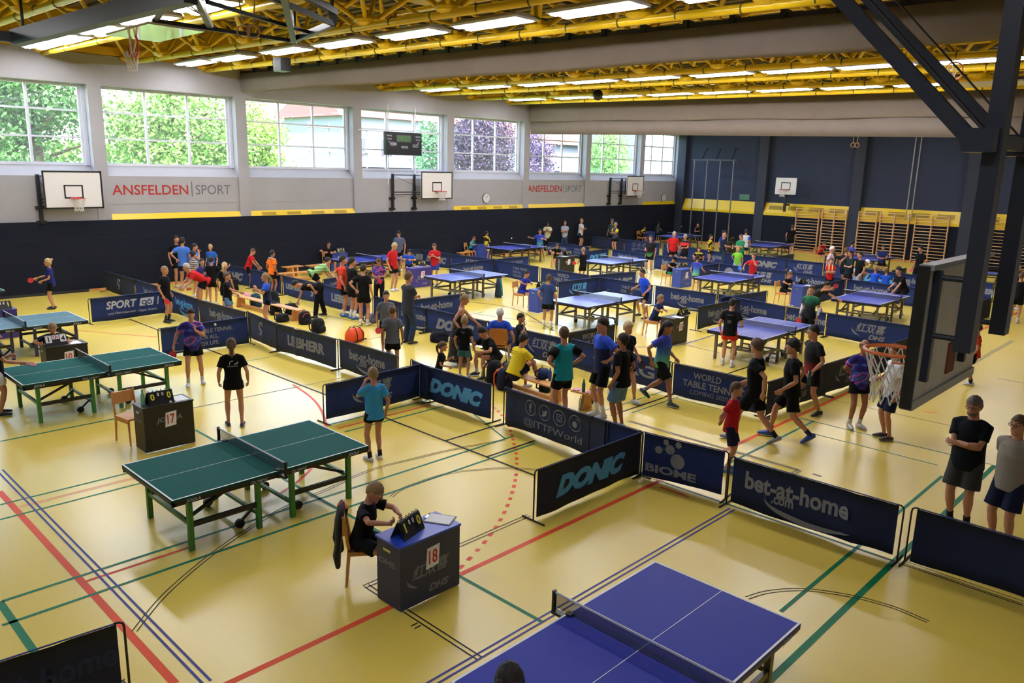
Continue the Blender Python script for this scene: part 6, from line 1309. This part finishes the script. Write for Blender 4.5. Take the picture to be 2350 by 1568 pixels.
P('grey haired man with folded arms and yellow sleeves', (1413, 510), None, 1.72, -52, 'crossed', (64, 72, 92), BLK, ('short', 'grey'), stocky=1.1, slc=(222, 200, 40))
o = P('youth in black and green shirt beside table seven', (1497, 541), (1489, 628), None, -18, 'stand', 'blacklime', BLK, ('short', 'brown'), over=dict(rw=(.3, -.14, 1.12)))
hold_bat(o, 'R', 'red bat of the youth in black and green')
P('child in yellow and black sitting at the far dark wall', (1482, 516), None, 1.4, 60, 'umpire', 'yellowblk', BLK, ('long', 'dark'), seat=.45, female=True)
P('boy in grey shirt playing at the far wall table, back turned', (1505, 511), (1507, 557), None, 140, 'batfront', (66, 74, 88), NVY, ('short', 'dark'))
P('girl in black playing in the far window corner', (1598, 513), (1599, 562), None, -30, 'chin', BLK, BLK, ('long', 'dark'), female=True)
P('grey haired man in red football jersey', (1548, 531), None, 1.78, 18, 'relax', (196, 34, 36), BLK, ('short', 'grey'), stocky=1.14)
P('grey haired man in black shirt with red chest band', (1573, 537), None, 1.7, -35, 'hold', 'redblk', BLK, ('crop', 'grey'), stocky=1.08)
P('child in black and yellow sitting on the floor', (1605, 567), None, 1.55, 10, 'floor', 'yellowblk', BLK, ('short', 'brown'))
P('boy in yellow and black shirt standing behind the seated children', (1632, 538), None, 1.52, 68, 'stand', 'yellowblk', BLK, ('short', 'dark'))
P('child in red and pink shirt sitting on the floor', (1636, 567), None, 1.42, -10, 'floor', (190, 36, 66), BLK, ('short', 'brown'))
P('bald man in dark blue shirt and jeans', (1663, 534), None, 1.76, 105, 'hold', NVY, 'dkjeans', ('bald', 'brown'), legs=2)
P('youth in blue behind the bald man in jeans', (1662, 528), None, 1.78, 60, 'stand', (40, 60, 150), BLK, ('short', 'dark'))
P('man in green polo shirt with folded arms', (1701, 537), None, 1.76, -35, 'crossed', (38, 128, 84), NVY, ('crop', 'brown'), stocky=1.1)
P('player in white and blue shirt seen from behind at the far table', (1713, 526), None, 1.74, 178, 'stand', (206, 210, 226), NVY, ('short', 'dark'), slc=(50, 80, 190))
P('boy in lime green shirt with a hand on his hip', (1695, 565), None, 1.48, -12, 'oneakimbo', (120, 190, 60), (150, 170, 196), ('crop', 'fair'))
o = P('player in red shirt raising a hand to the face, with a blue bat', (1731, 582), (1723, 671), None, -25, 'touchface', RED, BLK, ('crop', 'brown'), shoe=(110, 170, 210), over=dict(lw=(.2, .1, 1.45), rw=(.2, -.36, 1.08), le=(.3, .6, -1), lh=(-.3, -.2, 1), rh=None))
hold_bat(o, 'R', 'bright blue bat held by the player in red', (60, 130, 220), d=(-.3, .6, .1))
P('youth in black walking along the wall bars', (1816, 515), (1812, 582), None, 165, 'walk', BLK, BLK, ('short', 'brown'))
o = P('boy in blue to green shirt with back turned at the middle table', (1600, 587), (1594, 672), None, 158, 'relax', 'bluegreen', 'bluegreenS', ('short', 'dark'), over=dict(rw=(.22, -.3, 1.04)))
hold_bat(o, 'R', 'black bat of the boy in the blue to green shirt', (40, 30, 36))
P('child in black cap and green shorts keeping score', (1551, 590), None, 1.45, 62, 'umpire', BLK, (40, 130, 90), ('cap', (22, 22, 26)), seat=.45)
o = P('boy in bright blue shirt crouching ready at the table end', (1477, 611), (1474, 729), 1.66, -58, 'ready', (36, 76, 206), BLK, ('short', 'dark'), shoe=D_SHOE, sock=SW, over=dict(hz=.86, lean=16, rw=(.2, -.34, .96), lw=(.16, .34, .9)))
hold_bat(o, 'R', 'black bat of the boy in bright blue', (30, 30, 34))
P('boy in dark blue patterned shirt keeping score at desk 10', (1519, 676), None, 1.42, 75, 'umpire', (36, 52, 110), BLK, ('short', 'fair'), seat=.45, over=dict(hp=8))
P('boy in blue shirt sitting on a wooden chair at the blue desk', (1211, 621), None, 1.5, 62, 'umpire', (42, 50, 150), (40, 48, 130), ('short', 'dark'), seat=.45, over=dict(hp=10))
P('boy in dark blue shirt with yellow shoes, seen from behind', (1262, 630), (1255, 755), None, 166, 'relax', (48, 66, 112), BLK, ('short', 'brown'), shoe=(206, 222, 60), sock=SLW, over=dict(lw=(.1, .28, 1.0)))
P('child in black with a white ball on the head, keeping score', (1816, 623), None, 1.48, 65, 'umpire', BLK, BLK, ('short', 'brown'), seat=.45, over=dict(hp=12))
o = P('player in black and red lunging over the right hand table', (1903, 646), None, 1.7, 72, 'lunge', 'blackred', BLK, ('short', 'dark'), over=dict(hz=.8))
hold_bat(o, 'R', 'bat raised by the lunging player in black and red', (150, 40, 50))
o = P('girl in green and black shirt with white sleeves and a red bat', (1837, 658), (1850, 791), 1.66, -20, 'stand', 'greentop', BLK, ('short', 'brown'), sleeve=.55, female=True, legs=.9, shoe=B_SHOE, slc=(206, 206, 214, 1))
for k in 'LR':
    w, d, n = o[k]; 
hold_bat(o, 'R', 'red bat of the girl in green and black')
P('player in black leaning forward at the right hand table end', (2056, 628), (2060, 722), 1.76, -45, 'leanback', BLK, BLK, ('curly', 'dark'), sock=SLW, over=dict(hz=.88, lean=28))
o = P('boy in black shirt and red shorts with back turned at a blue table', (1681, 685), (1668, 841), None, 168, 'relax', BLK, (196, 44, 36), ('short', 'dark'), sock=SW, legs=.5, over=dict(rw=(.2, -.24, 1.05)))
back_mark(o, MB().box((-.07, -.002, .06), (.07, .002, .085)).box((-.05, -.002, -.14), (.05, .002, -.06)), .34, mat('dim_print', (110, 112, 116), .8))
hold_bat(o, 'R', 'dark red bat of the boy in red shorts', (110, 26, 40))
o = P('small boy in red t-shirt and navy shorts standing behind the BIOME barrier', (1688, 879), (1668, 1082), None, 82, 'back', (176, 30, 36), NVY, ('crop', 'brown'), shoe=(60, 110, 160), legs=.8)
q = [ROOTS[k] for k in ROOTS if 'white ball on the head' in k][0]; v = q['MW'] @ (q['head']+Vector((0, 0, .135*q['hs'])))
tag(MB().ball(v, .032, 12, 8).build('table_tennis_ball', MATS['ball_white'], smooth=True), 'white ball right on top of the head of the child keeping score', 'ball')
# --- the walkway and the right hand side
P('youth in black walking, looking away, white soled trainers', (1733, 774), (1724, 1014), None, -105, 'walk', BLK, BLK, ('short', 'brown'), shoe=(150, 150, 154), sock=SB, legs=.8, over=dict(hy=-25))
P('youth in black with blue trainers walking left', (1816, 776), (1806, 1009), None, -84, 'walk2', BLK, BLK, ('curly', 'dark'), shoe=(40, 74, 160), sock=((34, 40, 90), .05), legs=.8)
o = P('youth in black to red polo holding a dark bottle', (1878, 745), (1853, 951), None, -52, 'walk2', 'blackred', BLK, ('short', 'dark'), shoe=D_SHOE, legs=.7, over=dict(hy=-15, lf=(-.16, .12, .09), rf=(.16, -.12, .08), fl=-10, hz=.92))
w, d, n = o['L']; r = thing('bottle', 'dark green bottle in the hand of the youth in black and red', 'bottle', w+d*.09); MB().tube([(0, 0, .07), (0, 0, -.12), (0, 0, -.2)], [.03, .037, .035], 12).build('body', mat('bottle_dark', (30, 58, 56), .3), r, smooth=True); MB().tube([(0, 0, .07), (0, 0, .1)], .02, 10).build('cap', M_black, r)
o = P('bald man in purple and blue shirt with hands behind his back', (1964, 779), (1959, 981), None, 30, 'back', 'splash', BLK, ('fringe', 'brown'), sk='t', shoe=(206, 206, 206), sock=SW, legs=.5)
P('man in white and blue shirt with sandals, behind the basketball net', (2060, 790), (2034, 1008), None, -62, 'stand', (206, 208, 214), NVY, ('short', 'brown'), shoe=(60, 46, 40), legs=.85)
P('bearded man in black polo with folded arms and glasses', (2238, 909), None, 1.84, -18, 'crossed', (22, 24, 30), (62, 62, 60), ('short', 'ash'), stocky=1.12, legs=.85, sock=SB, shoe=D_SHOE, glasses=True, beard=True, over=dict(hp=10))
P('man in grey t-shirt and navy shorts at the right edge', (2342, 951), None, 1.78, -30, 'back', (140, 132, 122), NVY, ('crop', 'brown'), stocky=1.08, legs=.85, glasses=True, shoe=D_SHOE)
P('boy in orange shirt half hidden by the hanging board', (2246, 744), (2227, 884), None, -95, 'stand', (206, 64, 40), BLK, ('crop', 'brown'), shoe=B_SHOE, sock=SB)
P('bald man in black and orange jacket at the right edge', (2329, 613), (2301, 727), None, 40, 'stand', (196, 92, 44), (40, 30, 34), ('fringe', 'grey'), legs=2, shoe=(60, 40, 36))
P('boy in black with orange collar at the right edge, back turned', (2340, 626), (2326, 741), None, 176, 'stand', BLK, BLK, ('short', 'brown'), sock=SW)
P('dark haired person behind the two in orange and black', (2340, 603), None, 1.7, 30, 'stand', NVY, NVY, ('short', 'dark'))
o = P('youth in black with a red bat beside the hanging board edge', (2114, 564), None, 1.78, -42, 'stand', BLK, BLK, ('short', 'dark'), legs=2)
hold_bat(o, 'R', 'pinkish red bat of the youth near the hanging board', (206, 60, 80), face=(0, 0, 1))
P('boy in red sitting at the far table by the wall bars', (1895, 554), None, 1.45, 60, 'umpire', RED, BLK, ('short', 'brown'), seat=.45)
P('white haired man in pale pink shirt', (1911, 565), None, 1.76, 75, 'stand', (206, 176, 190), (90, 90, 110), ('short', 'white'), stocky=1.08, legs=2)
o = P('child in red with a yellow towel round the neck and folded arms', (1909, 592), None, 1.5, 2, 'crossed', RED, BLK, ('short', 'brown'))
MB().tube([o['T'](.13, .07, .15), o['T'](.13, .07, .40), o['T'](.02, .07, .53), o['T'](-.06, 0, .53), o['T'](.02, -.07, .53), o['T'](.13, -.07, .40), o['T'](.13, -.07, .2)], [(.035, .02)]*7, 8).build('towel', mat('yellow_towel', (214, 206, 130), .9), o['root'], smooth=True)
P('man in black seen from behind left of the hand-at-mouth youth', (1944, 567), None, 1.76, 130, 'stand', (24, 30, 38), NVY, ('short', 'brown'))
P('youth in black and teal with his hand over his mouth', (1953, 574), None, 1.76, -55, 'touchface', (24, 36, 42), BLK, ('short', 'dark'))
P('balding man in black shirt and grey trousers', (1975, 577), None, 1.76, -60, 'stand', BLK, (150, 154, 164), ('crop', 'dark'), legs=2)
P('person in white cap bending sideways', (1995, 597), None, 1.5, 88, 'press', (196, 198, 206), (150, 154, 160), ('cap', (216, 216, 220)), over=dict(lean=50, px=-.2))
P('left of the two children in bright blue sitting with backs turned', (2011, 611), None, 1.5, 165, 'sit', (34, 84, 206), (34, 70, 180), ('short', 'fair'), seat=.28)
P('right of the two children in bright blue sitting with backs turned', (2036, 615), None, 1.5, 178, 'sit', (34, 84, 206), (34, 70, 180), ('short', 'brown'), seat=.28)
P('boy in violet and blue at the far table by the grey pillar', (1957, 553), None, 1.6, 130, 'hold', (70, 76, 190), NVY, ('short', 'dark'))
P('boy in dark blue behind the far table at the wall bars', (2028, 562), None, 1.52, -5, 'hold', (34, 46, 100), BLK, ('short', 'dark'))
# --- the middle group at the benches
P('woman in floral dress with a bun, walking between the children', (1070, 675), None, 1.72, 84, 'press', None, 'floral', ('bun', 'fair'), female='dress', sk='f', over=dict(lean=10, lw=(.4, .2, .98), rw=(.02, -.22, .92)))
o = P('boy in black and teal shorts seen from behind by the seated youth', (1067, 728), (1064, 866), None, 165, 'relax', BLK, (58, 110, 128), ('crop', 'fair'), sk='f', legs=.7)
back_mark(o, MB().box((-.06, -.002, .02), (.06, .002, .035)).box((-.02, -.002, -.02), (.025, .002, -.01)), .38, M_printw)
P('youth in black sitting on the bench end, leaning forward', (1100, 752), None, 1.74, -55, 'sitfwd', BLK, BLK, ('short', 'dark'), seat=.36, shoe=(60, 60, 58), sock=SW, stocky=1.12)
P('small girl in black with a ponytail kneeling beside the barrier', (1017, 783), None, 1.25, 82, 'kneel', BLK, (206, 200, 206), ('pony', 'brown'), female=True)
o = P('grey haired man in blue sitting on the plywood chair, back turned', (1148, 705), None, 1.78, 172, 'sitback', (40, 76, 190), NVY, ('crop', 'white'), seat=.45, stocky=1.1)
t_ = MB(); write(t_, 'TT-AKADEMIE WG', 0, .02, w=.27, h=.032); write(t_, 'TIMER', 0, -.03, w=.08, h=.024); back_mark(o, t_, .34, M_printw); MAN_BLUE = o
P('small boy in dark shirt holding a bat handle to his mouth', (1196, 718), None, 1.32, 62, 'chin', (34, 34, 48), BLK, ('short', 'dark'))
o = P('man in yellow shirt sitting on the bench with one knee up', (1204, 764), None, 1.76, 128, 'sitbench', (226, 200, 40), NVY, ('short', 'dark'), seat=.36, stocky=1.08, glasses=True)
t_ = MB(); write(t_, 'ZONE TOUR', 0, .05, w=.2, h=.026); write(t_, 'WANGL', -.02, 0, w=.14, h=.03); back_mark(o, t_, .36, mat('olive_print', (110, 104, 40), .8))
P('man in teal and black shirt with hands on his hips', (1295, 749), None, 1.80, 215, 'akimbo', 'teal', BLK, ('short', 'brown'), stocky=1.06, slc=BLK, over=dict(hy=-20))
P('tall man in two tone blue polo with hand on hip', (1376, 723), (1377, 957), 1.93, -58, 'akimbo', 'twoblue', BLK, ('short', 'dark'), shoe=(200, 200, 206), sock=SLW, legs=.78)
P('man in black shirt and jean shorts with hand in pocket', (1436, 768), (1420, 985), 1.78, -120, 'pocket', BLK, 'jeans', ('short', 'dark'), stocky=1.08, legs=.9, glasses=True, sk='t')
o = P('youth with curly blond hair in black walking behind the barrier', (1443, 738), None, 1.68, 38, 'walk', BLK, BLK, ('curly', 'blond'), over=dict(lw=(.02, .34, .94)))
hold_bat(o, 'L', 'dark bat in the lowered hand of the curly haired youth', (40, 30, 34))
o = P('woman in blue to green polo and black shorts walking right', (1537, 748), (1512, 926), 1.76, 66, 'walk2', 'bluegreen', BLK, ('long', 'dark'), female=True, shoe=(50, 70, 70), legs=.85, stocky=1.12, sk='t', sock=((120, 120, 124), .04), over=dict(hp=12, lf=(-.38, .08, .20), fl=-40))
P('dark haired spectator whose head shows at the bottom edge', (1170, 1523), None, 1.72, 178, 'stand', BLK, NVY, ('long', 'dark'), female=True)
# chairs for those who sit, placed under them
def chair_for(lab, who):
    q = ROOTS[[k for k in ROOTS if who in k][0]]['root']; chair(lab, q.location.x-.02*math.cos(q.rotation_euler.z), q.location.y-.02*math.sin(q.rotation_euler.z), q.rotation_euler.z, M_wood)
M_ply = mat('orange_plywood', (196, 126, 58), .45, noise=.12, nscale=6)
x, y = MAN_BLUE['root'].location.x, MAN_BLUE['root'].location.y; chair('orange plywood chair on steel legs under the man in blue', x, y, MAN_BLUE['root'].rotation_euler.z, M_ply, None, True)
for lab, who in (('wooden chair of the boy at the black middle desk', 'keeping score at desk 10'), ('wooden chair of the boy in blue at the blue desk', 'sitting on a wooden chair'), ('wooden chair of the child in the black cap', 'black cap'), ('wooden chair of the child with the ball on the head', 'white ball on the head'),
   ('wooden chair of the child at the desk with white letters', 'sitting behind desk 7'), ('wooden chair of the boy in red at the far table', 'boy in red sitting'), ('wooden chair of the child in yellow and black at the far wall', 'child in yellow and black'), ('wooden chair of the turquoise child', 'child in turquoise'),
   ('wooden chair of the boy at the violet desk', 'keeping score at desk 12'), ('wooden chair of the youth at the dark wall', 'keeping score at the dark wall'), ('wooden chair behind the 1 to 4 score board', 'behind the 1 to 4')): chair_for(lab, who)

# ================================================================== finish: bake the modifiers once, then join the hands to their bodies
bpy.context.view_layer.update()
dg = bpy.context.evaluated_depsgraph_get()
done = [(o, bpy.data.meshes.new_from_object(o.evaluated_get(dg))) for o in BAKE]
for o, me in done: o.modifiers.clear(); o.data = me
for o, hm_ in HANDS:
    me = o.data; nv = len(me.vertices); nl = [tuple(p.vertices) for p in me.polygons]
    co = np.zeros(nv*3); me.vertices.foreach_get('co', co); vs = co.reshape(-1, 3).tolist()+[tuple(v) for v in hm_.v]
    n = bpy.data.meshes.new('body'); n.from_pydata(vs, [], nl+[tuple(i+nv for i in f) for f in hm_.f]); n.polygons.foreach_set('use_smooth', [True]*len(n.polygons))
    n.materials.append(me.materials[0]); o.data = n
for o in bpy.data.objects:
    if o.type == 'MESH' and o.data.materials and o.name.split('.')[0] in ('shirt', 'shorts', 'trousers', 'dress', 'body'): o.data.polygons.foreach_set('use_smooth', [True]*len(o.data.polygons))
